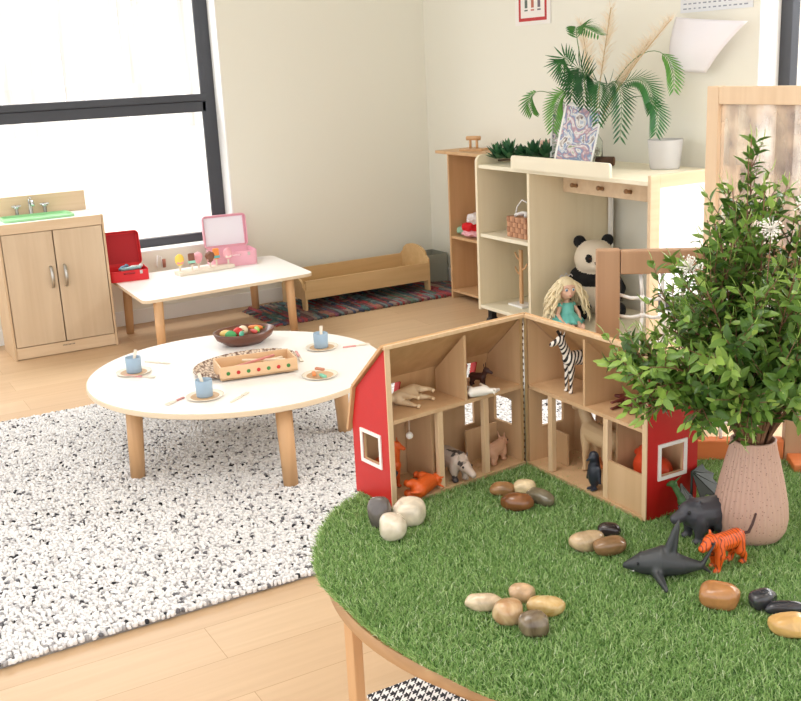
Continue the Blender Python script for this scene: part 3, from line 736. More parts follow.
# ------------------------------------------------------------------ cream dress-up shelf
SX0, SX1, SY0, SY1 = -4.80, -3.437, 3.18, 3.72
ST = .906
def cream_shelf():
    t = thing('cream_shelf_unit', 'cream dress-up shelf unit with open bays and a mirror side on castors', 'shelf unit', (SX0, SY0, 0)); W = SX1 - SX0; D = SY1 - SY0
    def side(w_, hgt, x, name, mat):
        P = [(0, .107), (D, .107), (D, hgt)]
        for k in range(7): a = PI / 2 + PI / 2 * k / 6; P.append((.04 + .04 * math.cos(a), hgt - .04 + .04 * math.sin(a)))
        Mx = Matrix(((0, 0, 1, x), (1, 0, 0, 0), (0, 1, 0, 0), (0, 0, 0, 1)))
        b = MB(); b.prism(P, w_, Mx); return b.build(name, mat, t)
    side(.02, .957, 0, 'side_panel', M['cream'])
    # right end: frame around a mirror
    b = MB(); fw = .055; x = W - .02
    for (y, z, dy, dz) in ((fw / 2, .52, fw, .826), (D - fw / 2, .52, fw, .826)): b.box((x + .01, y, z), (.02, dy, dz), bev=.003)
    b.box((x + .01, D / 2, .905), (.02, D - 2 * fw + .002, .056), bev=.003); b.box((x + .01, D / 2, .135), (.02, D - 2 * fw + .002, .056), bev=.003)
    b.build('mirror_frame', M['birchy'], t)
    m, n, l, bs = newmat('mirror glass'); bs.inputs['Metallic'].default_value = 1; bs.inputs['Roughness'].default_value = .03; bs.inputs['Base Color'].default_value = (.95, .95, .95, 1)
    b = MB(); b.box((x + .008, D / 2, .52), (.006, D - 2 * fw, .715)); b.build('mirror', m, t)
    b = MB(); b.box((W / 2, D / 2 + .004, ST - .01), (W - .042, D - .008, .02), bev=.003); b.build('top_board', M['creamtop'], t)
    dx = .47
    b = MB(); b.box((dx, D / 2, (.125 + ST - .02) / 2), (.02, D - .01, ST - .02 - .127), bev=.002); b.build('divider', M['cream'], t)
    b = MB(); b.box((W / 2, D / 2, .127), (W - .042, D, .02), bev=.003); b.build('bottom_board', M['creamtop'], t)
    b = MB(); b.box((dx / 2 + .005, D / 2, .524), (dx - .034, D - .02, .02), bev=.003); b.build('middle_shelf', M['creamtop'], t)
    b = MB(); b.box((dx / 2 + .005, D - .006, .51), (dx - .034, .010, .75)); b.build('back_panel', M['cream'], t)
    b = MB()
    P = [(.354, 0), (1.112, 0), (1.112, .05)] + [(1.112 - .015 + .015 * math.cos(a), .052 + .015 * math.sin(a)) for a in (0, PI / 4, PI / 2)] + [(.354 + .015 + .015 * math.cos(a), .052 + .015 * math.sin(a)) for a in (PI / 2, 3 * PI / 4, PI)]
    b.prism(P, .015, Matrix.Translation((0, -.0005, ST - .0)) @ Matrix.Rotation(PI / 2, 4, 'X')); b.build('front_lip', M['creamtop'], t)
    rb = MB(); rb.box(((dx + W) / 2, .22, .825), (W - dx - .042, .016, .095), bev=.002); rl = rb.build('hook_rail', M['birchy'], t)
    for i in range(4):
        xx = dx + .13 + i * .2; hb = MB(); hb.tube([(xx, .213, .815), (xx, .182, .821)], [.010, .009], 12); hb.ball((xx, .182, .821), .012, seg=10); hb.build('coat_peg', plain('brown peg', (150, 112, 76), .5), rl)
    b = MB(); b.box((dx + .03, D - .02, .5), (.022, .02, .72), bev=.003); b.build('rear_post', M['white'], t)
    for x_ in (.06, W - .06):
        for y_ in (.05, D - .06):
            b = MB(); b.tube([(x_ - .012, y_, .036), (x_ + .012, y_, .036)], .036, 18); b.box((x_, y_, .08), (.035, .035, .072), bev=.004); b.build('castor', M['black'], t)
cream_shelf()

def leaf_quad(V, Fc, base, d, up_, L, W, fold=.15, droop=0.2):
    """pointed leaf with folded midrib; 6 verts along, appended to lists"""
    d = d.normalized(); s = d.cross(up_).normalized(); n = s.cross(d).normalized(); i0 = len(V)
    prof = [(0, .12), (.3, .9), (.6, .85), (.85, .4)]
    for t, w_ in prof:
        c = base + d * (L * t) - n * (droop * L * t * t)
        V.append(c + s * (W * .5 * w_) + n * fold * W * w_); V.append(c); V.append(c - s * (W * .5 * w_) + n * fold * W * w_)
    V.append(base + d * L - n * droop * L)
    for k in range(3):
        a = i0 + 3 * k
        Fc.append((a, a + 1, a + 4, a + 3)); Fc.append((a + 1, a + 2, a + 5, a + 4))
    a = i0 + 9; tip = i0 + 12
    Fc.append((a, a + 1, tip, tip)); Fc.append((a + 1, a + 2, tip, tip))
def leaves_obj(name, V, Fc, vals, mats, parent):
    me = bpy.data.meshes.new(name)
    faces = [f if f[2] != f[3] else f[:3] for f in Fc]
    me.from_pydata([tuple(v) for v in V], [], faces); me.update()
    a = me.attributes.new('rnd', 'FLOAT', 'POINT'); a.data.foreach_set('value', np.array(vals, np.float32))
    me.shade_smooth(); me.materials.append(mats)
    return link(name, me, parent)

# items on the cream shelf top
M['palm'] = attrmat('palm green', [(0, (28, 84, 44)), (.5, (52, 120, 52)), (1, (110, 170, 70))], .45, interp='LINEAR', trans=.2)
def palm():
    c = Vector((-4.215, 3.50, ST))
    jar = thing('glass_jar', 'clear glass jar of white pebbles behind the photo frames, holding palm fronds', 'jar', c)
    b = MB(); b.lathe([(0, 0), (.05, 0), (.056, .01), (.056, .12), (.035, .15), (.035, .17), (.033, .17), (.033, .15), (.053, .118), (.053, .012), (0, .006)], seg=32)
    gm, n, l, bs = newmat('jar glass'); bs.inputs['Transmission Weight'].default_value = 1; bs.inputs['Roughness'].default_value = .02; bs.inputs['IOR'].default_value = 1.2; bs.inputs['Base Color'].default_value = (.93, .97, .95, 1)
    b.build('vessel', gm, jar)
    b = MB()
    for i in range(22):
        a = random.uniform(0, 6.28); r = random.uniform(0, .033); b.ball((r * math.cos(a), r * math.sin(a), .02 + .07 * i / 22), (.015, .012, .009), (random.random(), random.random(), 0), 8)
    o = b.build('pebble_fill', plain('white pebbles', (222, 214, 202), .6), jar); o['kind'] = 'stuff'
    t = thing('palm_arrangement', 'arching green palm fronds with dried pampas plumes in the glass jar', 'plant', c + Vector((0, 0, .10)))
    # fronds: (end px target u,v , peak height) defined in world offsets: right vector approx RIGHT
    R_ = Vector((RIGHT.x, RIGHT.y, 0)).normalized(); Dp = Vector((FWD.x, FWD.y, 0)).normalized()
    # each frond: tip and crown of its arch, leaflet start, shade
    specs = [((532, 112, 3.46), (520, 78, 3.44), .68, .75), ((572, 92, 3.44), (548, 36, 3.42), .42, .35), ((598, 34, 3.42), (560, 14, 3.40), .50, .6), ((572, 98, 3.36), (574, 48, 3.40), .35, .05), ((553, 128, 3.30), (556, 76, 3.36), .55, .85),
             ((620, 136, 3.40), (628, 56, 3.44), .38, .1), ((652, 108, 3.52), (652, 60, 3.52), .45, .45), ((674, 88, 3.62), (676, 24, 3.62), .72, .85), ((656, 132, 3.50), (668, 78, 3.54), .62, .3), ((598, 120, 3.34), (604, 60, 3.42), .45, .2), ((584, 104, 3.36), (584, 52, 3.40), .42, .0)]
    org = t.location
    for e_, pk_, st, val in specs:
        V = []; Fc = []; vals = []
        P0 = Vector((0, 0, 0)); P3 = at(e_[0], e_[1], y=e_[2]) - org; P2 = at(pk_[0], pk_[1], y=pk_[2]) - org; P1 = Vector((P2.x * .3, P2.y * .3, P2.z * .9))
        def bz(s): return P0 * (1 - s) ** 3 + P1 * 3 * s * (1 - s) ** 2 + P2 * 3 * s * s * (1 - s) + P3 * s ** 3
        sb = MB(); sb.tube([bz(k / 16) for k in range(17)], [.003 - .002 * k / 16 for k in range(17)], 6)
        fo = sb.build('frond', plain('frond stem', (84, 124, 56), .5), t)
        K = int((1 - st) * 28) + 5
        for k in range(K):
            s = st + (1 - st) * k / (K - 1); p = bz(s); tg = (bz(min(1, s + .02)) - bz(max(0, s - .02))).normalized()
            sd = tg.cross(Vector((0, 0, .55)) - Dp * .8 + R_ * .1)
            if sd.length < .1: sd = R_.copy()
            sd.normalize()
            Lf = (.050 + .055 * min(1, (1 - st) * 1.6)) * math.sin(PI * (.22 + .68 * k / K)) + .010
            for sg in (-1, 1):
                d = (sd * sg * .8 + tg * .85 + Vector((0, 0, -.25))).normalized(); nv0 = len(V)
                leaf_quad(V, Fc, p, d, tg.cross(sd * sg) * sg, Lf, .0098, .1, .12); vals += [min(1, max(0, val + random.uniform(-.12, .12)))] * (len(V) - nv0)
        leaves_obj('leaflets', V, Fc, vals, M['palm'], fo)
    pm = attrmat('pampas plume', [(0, (240, 222, 196)), (1, (250, 240, 222))], .9, interp='LINEAR', trans=.5)
    for lx, top in ((-.16, .60), (.02, .66), (.24, .50), (.34, .58)):
        V = []; Fc = []; vals = []
        P = lambda s: Vector((lx * 1.3 * s ** 1.5, .10 * s, top * s))
        sb = MB(); sb.tube([P(k / 10) for k in range(11)], .0025, 5); po = sb.build('pampas_stem', plain('straw', (206, 178, 132), .7), t)
        for k in range(340):
            s = random.uniform(.5, 1.0); p = P(s); a = random.uniform(0, 6.28); d = Vector((math.cos(a), math.sin(a), random.uniform(.8, 2.4))).normalized(); nv0 = len(V)
            leaf_quad(V, Fc, p, d, Vector((math.sin(a), -math.cos(a), .1)), random.uniform(.03, .08) * (1.2 - .5 * abs(s - .75) / .25), .0022, 0, .5); vals += [random.random()] * (len(V) - nv0)
        leaves_obj('pampas_plume', V, Fc, vals, pm, po)
palm()
def photo_mat(name, seed, pal):
    m, n, l, b = newmat(name); tc = n.new('ShaderNodeTexCoord'); mp = n.new('ShaderNodeMapping'); mp.inputs['Location'].default_value = (seed, seed * 2, 0); l.new(tc.outputs['Object'], mp.inputs['Vector'])
    nz = n.new('ShaderNodeTexNoise'); nz.inputs['Scale'].default_value = 13; nz.inputs['Detail'].default_value = 5; nz.inputs['Distortion'].default_value = 1.5; l.new(mp.outputs['Vector'], nz.inputs['Vector'])
    cr = n.new('ShaderNodeValToRGB')
    while len(cr.color_ramp.elements) < len(pal): cr.color_ramp.elements.new(.5)
    for i, (e, c) in enumerate(zip(cr.color_ramp.elements, pal)): e.position = .34 + .32 * i / (len(pal) - 1); e.color = lin(c)
    l.new(nz.outputs['Fac'], cr.inputs['Fac']); l.new(cr.outputs['Color'], b.inputs['Base Color']); b.inputs['Roughness'].default_value = .25
    return m
def photo_frame(name_label, c, rz, w_, h, lean, roll, mat):
    t = thing('photo_frame', name_label, 'photo frame', c, 0, None)
    t.rotation_euler = (lean, roll, rz)
    b = MB()
    for z, dz in ((.006, .012), (h - .006, .012)): b.box((0, 0, z), (w_, .012, dz), bev=.002)
    for x in (-w_ / 2 + .005, w_ / 2 - .005): b.box((x, 0, h / 2), (.010, .012, h - .022), bev=.002)
    b.build('frame', plain('white frame', (242, 242, 240), .4), t)
    b = MB(); b.box((0, 0, h / 2), (w_ - .018, .004, h - .022)); b.build('photograph', mat, t)
    b = MB(); b.box((0, .035, h * .33), (.04, .003, h * .7), rot=(-.18, 0, 0)); b.build('easel_back', M['black'], t)
Rz = math.atan2(RIGHT.y, RIGHT.x)
photo_frame('white framed photo print leaning in front of the palm jar', (-4.20, 3.36, ST + .008), Rz - .15, .19, .30, -.12, .22, photo_mat('photo a', 3, [(150, 160, 120), (236, 234, 238), (190, 150, 160), (120, 150, 190), (240, 238, 236), (110, 90, 90)]))
photo_frame('white framed photo print half hidden behind the front one', (-4.385, 3.46, ST + .004), Rz - .2, .15, .31, -.12, .03, photo_mat('photo b', 8, [(220, 180, 190), (236, 230, 236), (120, 140, 110), (236, 214, 220), (90, 100, 120)]))
# succulent garland
def succulents():
    t = thing('succulent_garland', 'dark green leafy succulent garland on the left end of the cream shelf', 'plant', (-4.64, 3.32, ST + .002))
    mat = attrmat('succulent green', [(0, (24, 70, 44)), (1, (70, 124, 76))], .5, interp='LINEAR')
    sb = MB(); sb.tube([(-.11, -.02, .012), (0, 0, .02), (.1, .06, .012), (.2, .10, .012)], .005, 6); sb.build('stem', plain('brown stem', (90, 70, 50), .7), t)
    for cx, cy, r in ((-.1, -.03, .09), (-.04, .0, .11), (.03, .03, .08), (.1, .06, .12), (.17, .09, .11)):
        V = []; Fc = []; vals = []
        for k in range(26):
            a = k * 2.4; el = .15 + 1.25 * k / 26; d = Vector((math.cos(a) * math.cos(el), math.sin(a) * math.cos(el), math.sin(el))); nv0 = len(V)
            leaf_quad(V, Fc, Vector((cx, cy, .02)) + d * .01, d, Vector((-math.sin(el) * math.cos(a), -math.sin(el) * math.sin(a), math.cos(el))), r * random.uniform(.7, 1), .034, .2, -.1); vals += [random.random()] * (len(V) - nv0)
        leaves_obj('rosette', V, Fc, vals, mat, t)
succulents()
p = Vector((-4.69, 3.60, ST))
t = thing('pink_pot', 'small dusty pink lidded pot behind the succulents on the cream shelf', 'pot', p)
b = MB(); b.lathe([(0, 0), (.045, 0), (.050, .01), (.052, .085), (0, .085)], seg=32); b.build('body', plain('dusty pink glaze', (208, 172, 156), .6), t)
b = MB(); b.lathe([(.054, .085), (.054, .096), (.05, .1), (0, .1)], seg=32); b.build('lid', plain('pink lid', (216, 180, 164), .6), t)
b = MB(); b.tube([(0, 0, .1), (.004, 0, .108), (.014, 0, .112)], .003, 6); b.build('lid_knot', M['black'], t)
# dark log slice
b = MB(); b.tube([(-.045, 0, .024), (.045, 0, .024)], [.024, .023], 18); b.mi = 1; b.tube([(.0451, 0, .024), (.0462, 0, .024)], [.019, .019], 18)
tag(b.build('wooden_log', [plain('bark', (78, 54, 38), .8, .6, 60), plain('log end', (120, 84, 56), .8)]), 'short dark brown log lying right of the glass jar', 'log', loc=(-4.135, 3.52, ST), rz=.55)
# ribbed white pot
p = at(661, 170, z=ST)
t = thing('white_plant_pot', 'white ribbed ceramic pot on the right end of the cream shelf', 'pot', (p.x - .03, 3.60, ST))
prof = [(0, 0), (.066, 0)] + [(.07 + .012 * k / 20 + (.0013 if k % 2 else -.0013), .006 + .128 * k / 20) for k in range(21)] + [(.083, .138), (.078, .138), (.074, .10), (0, .10)]
b = MB(); b.lathe(prof, seg=48); b.build('pot_wall', plain('white ceramic', (202, 200, 198), .6), t)
b = MB(); b.lathe([(0, .1005), (.0745, .1005), (.0755, .12), (0, .126)], seg=32); b.build('soil', plain('dark soil', (40, 34, 30), .9, .8, 80), t)
# woven basket in left bay with white wire crown
def basket():
    c = Vector((-4.50, 3.30, .5345))
    t = thing('woven_basket', 'small brown woven basket on the middle shelf of the cream unit', 'basket', c)
    m1 = plain('seagrass strip', (190, 142, 108), .7, .3, 90, var=.1); m2 = plain('seagrass strip dark', (166, 118, 88), .7, .3, 90, var=.1)
    b = MB(); b.box((0, 0, .055), (.17, .13, .10), bev=.006)
    for j in range(4):
        z = .014 + j * .027
        for side in range(4):
            L = (.17, .13)[side % 2]; n = (7, 5)[side % 2]
            for i in range(n):
                b.mi = (i + j) % 2
                s = -L / 2 + L * (i + .5) / n; off = ((.13, .17)[side % 2]) / 2 + (.003 if (i + j) % 2 else .0005)
                p = (s, -off, z) if side == 0 else (off, s, z) if side == 1 else (s, off, z) if side == 2 else (-off, s, z)
                b.box(p, (L / n - .001, .006, .026) if side % 2 == 0 else (.006, L / n - .001, .026), bev=.002)
    b.build('basket_body', [m1, m2], t)
    w_ = thing('white_tiara', 'white wire and cloth bundle lying in the woven basket', 'headband', c + Vector((-.01, -.01, .108)))
    b = MB(); b.tube([(-.05, -.02, .0), (-.045, -.01, .05), (-.015, 0, .085), (.02, .01, .07)], .004, 6); b.tube([(-.04, -.03, .005), (.0, -.01, .02), (.05, .02, .01)], .009, 8); b.tube([(-.04, .01, .005), (.0, .02, .012), (.04, -.02, .006)], .01, 8); b.build('wire', plain('white wrap', (228, 226, 224), .7), w_)
basket()
# small wooden tree stand in lower left bay
t = thing('wooden_jewellery_tree', 'slim wooden tree stand with pegs in the lower left bay of the cream unit', 'stand', (-4.60, 3.33, .1375))
b = MB(); b.box((0, 0, .006), (.13, .09, .012), bev=.003); b.build('base', M['white'], t)
b = MB(); b.box((0, 0, .16), (.022, .014, .30), bev=.003); b.build('trunk', M['beech'], t)
for s, z in ((-1, .17), (1, .20), (-1, .25)):
    b = MB(); b.tube([(0, 0, z), (s * .035, 0, z + .012), (s * .055, 0, z + .04)], [.006, .005, .004], 8); b.build('branch', M['beech'], t)

# ------------------------------------------------------------------ panda, doll
def plush_panda():
    W_, K_ = plain('cream plush', (228, 216, 196), .95, .7, 240), plain('black plush', (22, 22, 24), .95, .7, 240)
    c = Vector((-4.21, 3.51, .1375)); t = thing('plush_panda', 'black and cream plush panda sitting behind the doll in the right bay', 'soft toy', c, math.atan2(-FWD.y, -FWD.x) )
    pr = [('s', (0, 0, .12), (.085, .095, .12), 0), ('s', (.01, 0, .285), (.088, .100, .092), 0), ('s', (.07, 0, .26), (.035, .045, .032), 0),
          ('c', (0, -.08, .20), (.04, -.12, .13), .04, .034, 1), ('c', (.04, -.12, .13), (.09, -.09, .09), .034, .032, 1), ('c', (0, .08, .20), (.04, .12, .13), .04, .034, 1), ('c', (.04, .12, .13), (.09, .09, .09), .034, .032, 1),
          ('s', (0, 0, .175), (.090, .10, .06), 1), ('c', (.03, -.06, .045), (.15, -.09, .045), .042, .042, 1), ('c', (.03, .06, .045), (.15, .09, .045), .042, .042, 1),
          ('s', (-.005, -.070, .368), (.018, .032, .032), 1), ('s', (-.005, .070, .368), (.018, .032, .032), 1),
          ('s', (.083, -.038, .295), (.017, .018, .022), 1), ('s', (.083, .038, .295), (.017, .018, .022), 1), ('s', (.104, 0, .272), (.009, .014, .009), 1)]
    t.scale = (1.04, 1.04, 1.04)
    fuse('body', pr, [W_, K_], .006, t, 3)
    b = MB()
    for s in (-1, 1): b.ball((.101, s * .036, .298), .006, seg=10)
    b.build('eyes', plain('brown glass eyes', (60, 30, 20), .1), t)
plush_panda()
def doll():
    c = Vector((-4.09, 3.235, .1375)); sk = plain('doll skin', (232, 190, 166), .45); S = 1.22
    t = thing('doll', 'blonde doll in a teal dress sitting in front of the plush panda', 'doll', c, math.atan2(-FWD.y, -FWD.x) + .25); t.scale = (S, S, S)
    pr = [('c', (0, 0, .03), (0, 0, .085), .024, .022, 0), ('c', (0, -.02, .088), (0, .02, .088), .013, .013, 0), ('c', (0, 0, .09), (0, 0, .115), .010, .010, 0),
          ('s', (.002, 0, .155), (.038, .038, .044), 0), ('s', (.022, 0, .140), (.022, .024, .020), 0), ('s', (.042, 0, .146), (.005, .005, .005), 0),
          ('s', (0, -.039, .152), (.006, .005, .009), 0), ('s', (0, .039, .152), (.006, .005, .009), 0),
          ('c', (0, -.028, .088), (.018, -.046, .055), .010, .008, 0), ('c', (.018, -.046, .055), (.045, -.04, .035), .008, .007, 0), ('s', (.05, -.039, .033), (.009, .006, .006), 0),
          ('c', (0, .028, .088), (.018, .046, .055), .010, .008, 0), ('c', (.018, .046, .055), (.045, .04, .035), .008, .007, 0), ('s', (.05, .039, .033), (.009, .006, .006), 0),
          ('c', (.01, -.016, .018), (.06, -.024, .02), .016, .012, 0), ('c', (.06, -.024, .02), (.105, -.022, .012), .012, .009, 0), ('s', (.115, -.022, .017), (.008, .009, .016), 0),
          ('c', (.01, .016, .018), (.06, .024, .02), .016, .012, 0), ('c', (.06, .024, .02), (.105, .022, .012), .012, .009, 0), ('s', (.115, .022, .017), (.008, .009, .016), 0)]
    fuse('body', pr, [sk], .0035, t, 2)
    b = MB(); b.lathe([(.020, .098), (.026, .085), (.026, .06), (.030, .055), (.055, .035), (.066, .02), (.06, .018), (.028, .05)], (.012, 0, .002), 40, fn=lambda r, z, a: r * (1 + (.10 * math.sin(a * 12) if z < .045 else 0)))
    for s in (-1, 1): b.ball((0, s * .03, .088), (.013, .012, .011), seg=10)
    b.build('dress', plain('teal satin', (112, 200, 190), .5, .2, 80), t)
    V = MB()
    for i in range(150):
        a = random.uniform(-2.3, 2.3) + PI; e = random.uniform(-.1, 1.45)
        p = Vector((.039 * math.cos(a) * math.cos(e), .039 * math.sin(a) * math.cos(e), .158 + .044 * math.sin(e)))
        sd = 1 if p.y > 0 else -1
        q = [p]; L = random.uniform(.07, .15); ph = random.uniform(0, 6)
        out = Vector((p.x, p.y, 0)).normalized() if Vector((p.x, p.y, 0)).length > 1e-4 else Vector((-1, 0, 0))
        for k in range(1, 9):
            s = k / 8; q.append(p + out * (.016 + .03 * s) * min(1, s * 3) + Vector((.006 * math.sin(ph + s * 9), sd * .012 * s + .006 * math.cos(ph + s * 9), -L * s)))
        for v in q: v.z = max(v.z, .006)
        V.tube(q, [.005, .0055, .005, .0045, .004, .004, .0035, .003, .002], 5)
    V.ball((-.004, 0, .166), (.040, .041, .040), seg=16)
    V.build('hair', plain('blonde hair', (240, 222, 184), .6, .4, 300, var=.08), t)
    fb = MB()
    for s in (-1, 1):
        fb.mi = 0; fb.ball((.0365, s * .0145, .158), (.0035, .0075, .0065), seg=12); fb.mi = 1; fb.ball((.039, s * .0145, .157), (.0022, .0042, .0048), seg=10)
        fb.mi = 2; fb.tube([(.0385, s * .007, .164), (.0385, s * .0145, .167), (.0355, s * .022, .163)], .001, 5)
    fb.mi = 3; fb.ball((.0425, 0, .1335), (.002, .006, .0022), seg=8)
    fb.build('face_features', [plain('eye white', (240, 240, 240), .2), plain('blue iris', (60, 110, 150), .2), plain('brow', (120, 80, 50), .6), plain('lips', (206, 90, 96), .4)], t)
    b = MB(); b.tube([(0, -.028, .205), (0, -.02, .215), (0, -.01, .207), (0, 0, .220), (0, .01, .207), (0, .02, .215), (0, .028, .205)], .0022, 6); b.build('tiara', plain('silver tiara', (220, 220, 226), .3, metal=.5), t)
doll()

# ------------------------------------------------------------------ wall papers
def poster():
    t = thing('framed_poster', 'small white poster with red patterned border pinned high on the back wall', 'poster', (-5.035, YW - .004, 1.75))
    b = MB(); b.box((0, 0, 0), (.33, .003, .25)); b.build('sheet', plain('poster paper', (240, 236, 230), .6), t)
    b = MB()
    for z in (-.095, .095): b.box((0, -.002, z), (.26, .0012, .018))
    for x in (-.121, .121): b.box((x, -.002, 0), (.018, .0012, .172))
    b.build('red_border', plain('red print', (190, 50, 50), .6), t)
    for i, (x, cc) in enumerate(((-.06, (96, 110, 100)), (0, (190, 110, 90)), (.06, (120, 110, 120)))):
        b = MB(); b.ball((x, -.002, .03), (.014, .001, .014), seg=10); b.box((x, -.002, -.01), (.024, .001, .045)); b.box((x, -.002, -.045), (.03, .001, .008)); b.build('printed_figure', plain('figure %d' % i, cc, .6), t)
poster()
def calendar():
    t = thing('wall_calendar', 'white wall calendar with grey printing at the top of the back wall', 'calendar', (-3.655, YW - .004, 1.75))
    b = MB(); b.box((0, 0, 0), (.44, .004, .27)); b.build('sheet', plain('calendar paper', (226, 228, 230), .6), t)
    b = MB()
    for j in range(3):
        for i in range(13):
            b.box((-.19 + i * .031, -.0025, -.118 + .022 * j), (random.uniform(.010, .022), .001, .006))
    b.build('print', plain('grey print', (150, 156, 166), .6), t)
calendar()
def paper():
    c = at(704, 45, y=3.70)
    bm = bmesh.new(); n = 14
    cs = [at(676, 17, y=3.70), at(748, 21, y=3.66), at(706, 73, y=3.70), at(670, 69, y=3.72)]
    G = {}
    for i in range(n + 1):
        for j in range(n + 1):
            s, q = i / n, j / n
            p = (cs[0] * (1 - s) + cs[1] * s) * (1 - q) + (cs[3] * (1 - s) + cs[2] * s) * q
            p = p + Vector((0, -.045 * math.sin(s * PI) * (1 - .4 * q) - .02 * math.sin(q * PI), 0)); G[i, j] = bm.verts.new(p - c)
    for i in range(n):
        for j in range(n): bm.faces.new((G[i, j], G[i + 1, j], G[i + 1, j + 1], G[i, j + 1]))
    for f in bm.faces: f.smooth = True
    me = bpy.data.meshes.new('hanging_paper'); bm.to_mesh(me); bm.free(); me.materials.append(plain('white paper', (240, 238, 244), .7))
    o = link('hanging_paper', me); md = o.modifiers.new('s', 'SOLIDIFY'); md.thickness = .0008
    tag(o, 'plain white sheet of paper hanging curled below the wall calendar', 'paper', loc=c)
paper()

# ------------------------------------------------------------------ large wooden easel frame with clear panel
def easel():
    y = 2.75; tl = at(711, 86, y=y); h = tl.z; W = .60
    t = thing('window_easel', 'tall pale wood easel with a smudged clear painting panel beside the shelf', 'easel', (tl.x, y, 0))
    wm = wood('easel wood', (222, 188, 148), (232, 202, 164), 2, 10)
    for x in (.026, W - .026):
        b = MB(); b.box((x, 0, h / 2), (.052, .035, h), bev=.003); b.build('upright', wm, t)
    b = MB(); b.box((W / 2, 0, h - .03), (W - .105, .033, .058), bev=.003); b.build('top_rail', wm, t)
    b = MB(); b.box((W / 2, 0, .35), (W - .105, .033, .06), bev=.003); b.build('bottom_rail', wm, t)
    for x in (.026, W - .026):
        b = MB(); b.box((x, 0, .02), (.05, .36, .04), bev=.004); b.build('foot', wm, t)
    m, n, l, bs = newmat('smudged acrylic')
    tc = n.new('ShaderNodeTexCoord'); mp = n.new('ShaderNodeMapping'); mp.inputs['Scale'].default_value = (3, 3, 1.0); l.new(tc.outputs['Object'], mp.inputs['Vector'])
    nz = n.new('ShaderNodeTexNoise'); nz.inputs['Scale'].default_value = 4; nz.inputs['Detail'].default_value = 6; l.new(mp.outputs['Vector'], nz.inputs['Vector'])
    cr = n.new('ShaderNodeValToRGB'); cr.color_ramp.elements[0].position = .35; cr.color_ramp.elements[1].position = .7; cr.color_ramp.elements[0].color = (.30, .30, .30, 1); cr.color_ramp.elements[1].color = (.8, .8, .8, 1)
    l.new(nz.outputs['Fac'], cr.inputs['Fac'])
    c2 = n.new('ShaderNodeValToRGB'); c2.color_ramp.elements[0].color = lin((150, 132, 122)); c2.color_ramp.elements[1].color = lin((206, 186, 164)); c2.color_ramp.elements[0].position = .35; c2.color_ramp.elements[1].position = .6
    nz2 = n.new('ShaderNodeTexNoise'); nz2.inputs['Scale'].default_value = 9; l.new(tc.outputs['Object'], nz2.inputs['Vector']); l.new(nz2.outputs['Fac'], c2.inputs['Fac'])
    df = n.new('ShaderNodeBsdfDiffuse'); tl_ = n.new('ShaderNodeBsdfTranslucent'); l.new(c2.outputs['Color'], df.inputs['Color']); l.new(c2.outputs['Color'], tl_.inputs['Color'])
    a1 = n.new('ShaderNodeMixShader'); a1.inputs[0].default_value = .5; l.new(df.outputs[0], a1.inputs[1]); l.new(tl_.outputs[0], a1.inputs[2])
    tr = n.new('ShaderNodeBsdfTransparent'); ms = n.new('ShaderNodeMixShader'); l.new(cr.outputs['Color'], ms.inputs[0]); l.new(tr.outputs[0], ms.inputs[1]); l.new(a1.outputs[0], ms.inputs[2])
    l.new(ms.outputs[0], n['Material Output'].inputs['Surface']); n.remove(bs)
    b = MB(); b.box((W / 2, 0, (h - .06 + .38) / 2), (W - .104, .004, h - .06 - .38)); b.build('clear_panel', m, t)
easel()
#TURF
# ------------------------------------------------------------------ turf table
TZ = .58                     # level of the blade tips
TC = Vector((-1.393, 1.222, 0)); TR = .545
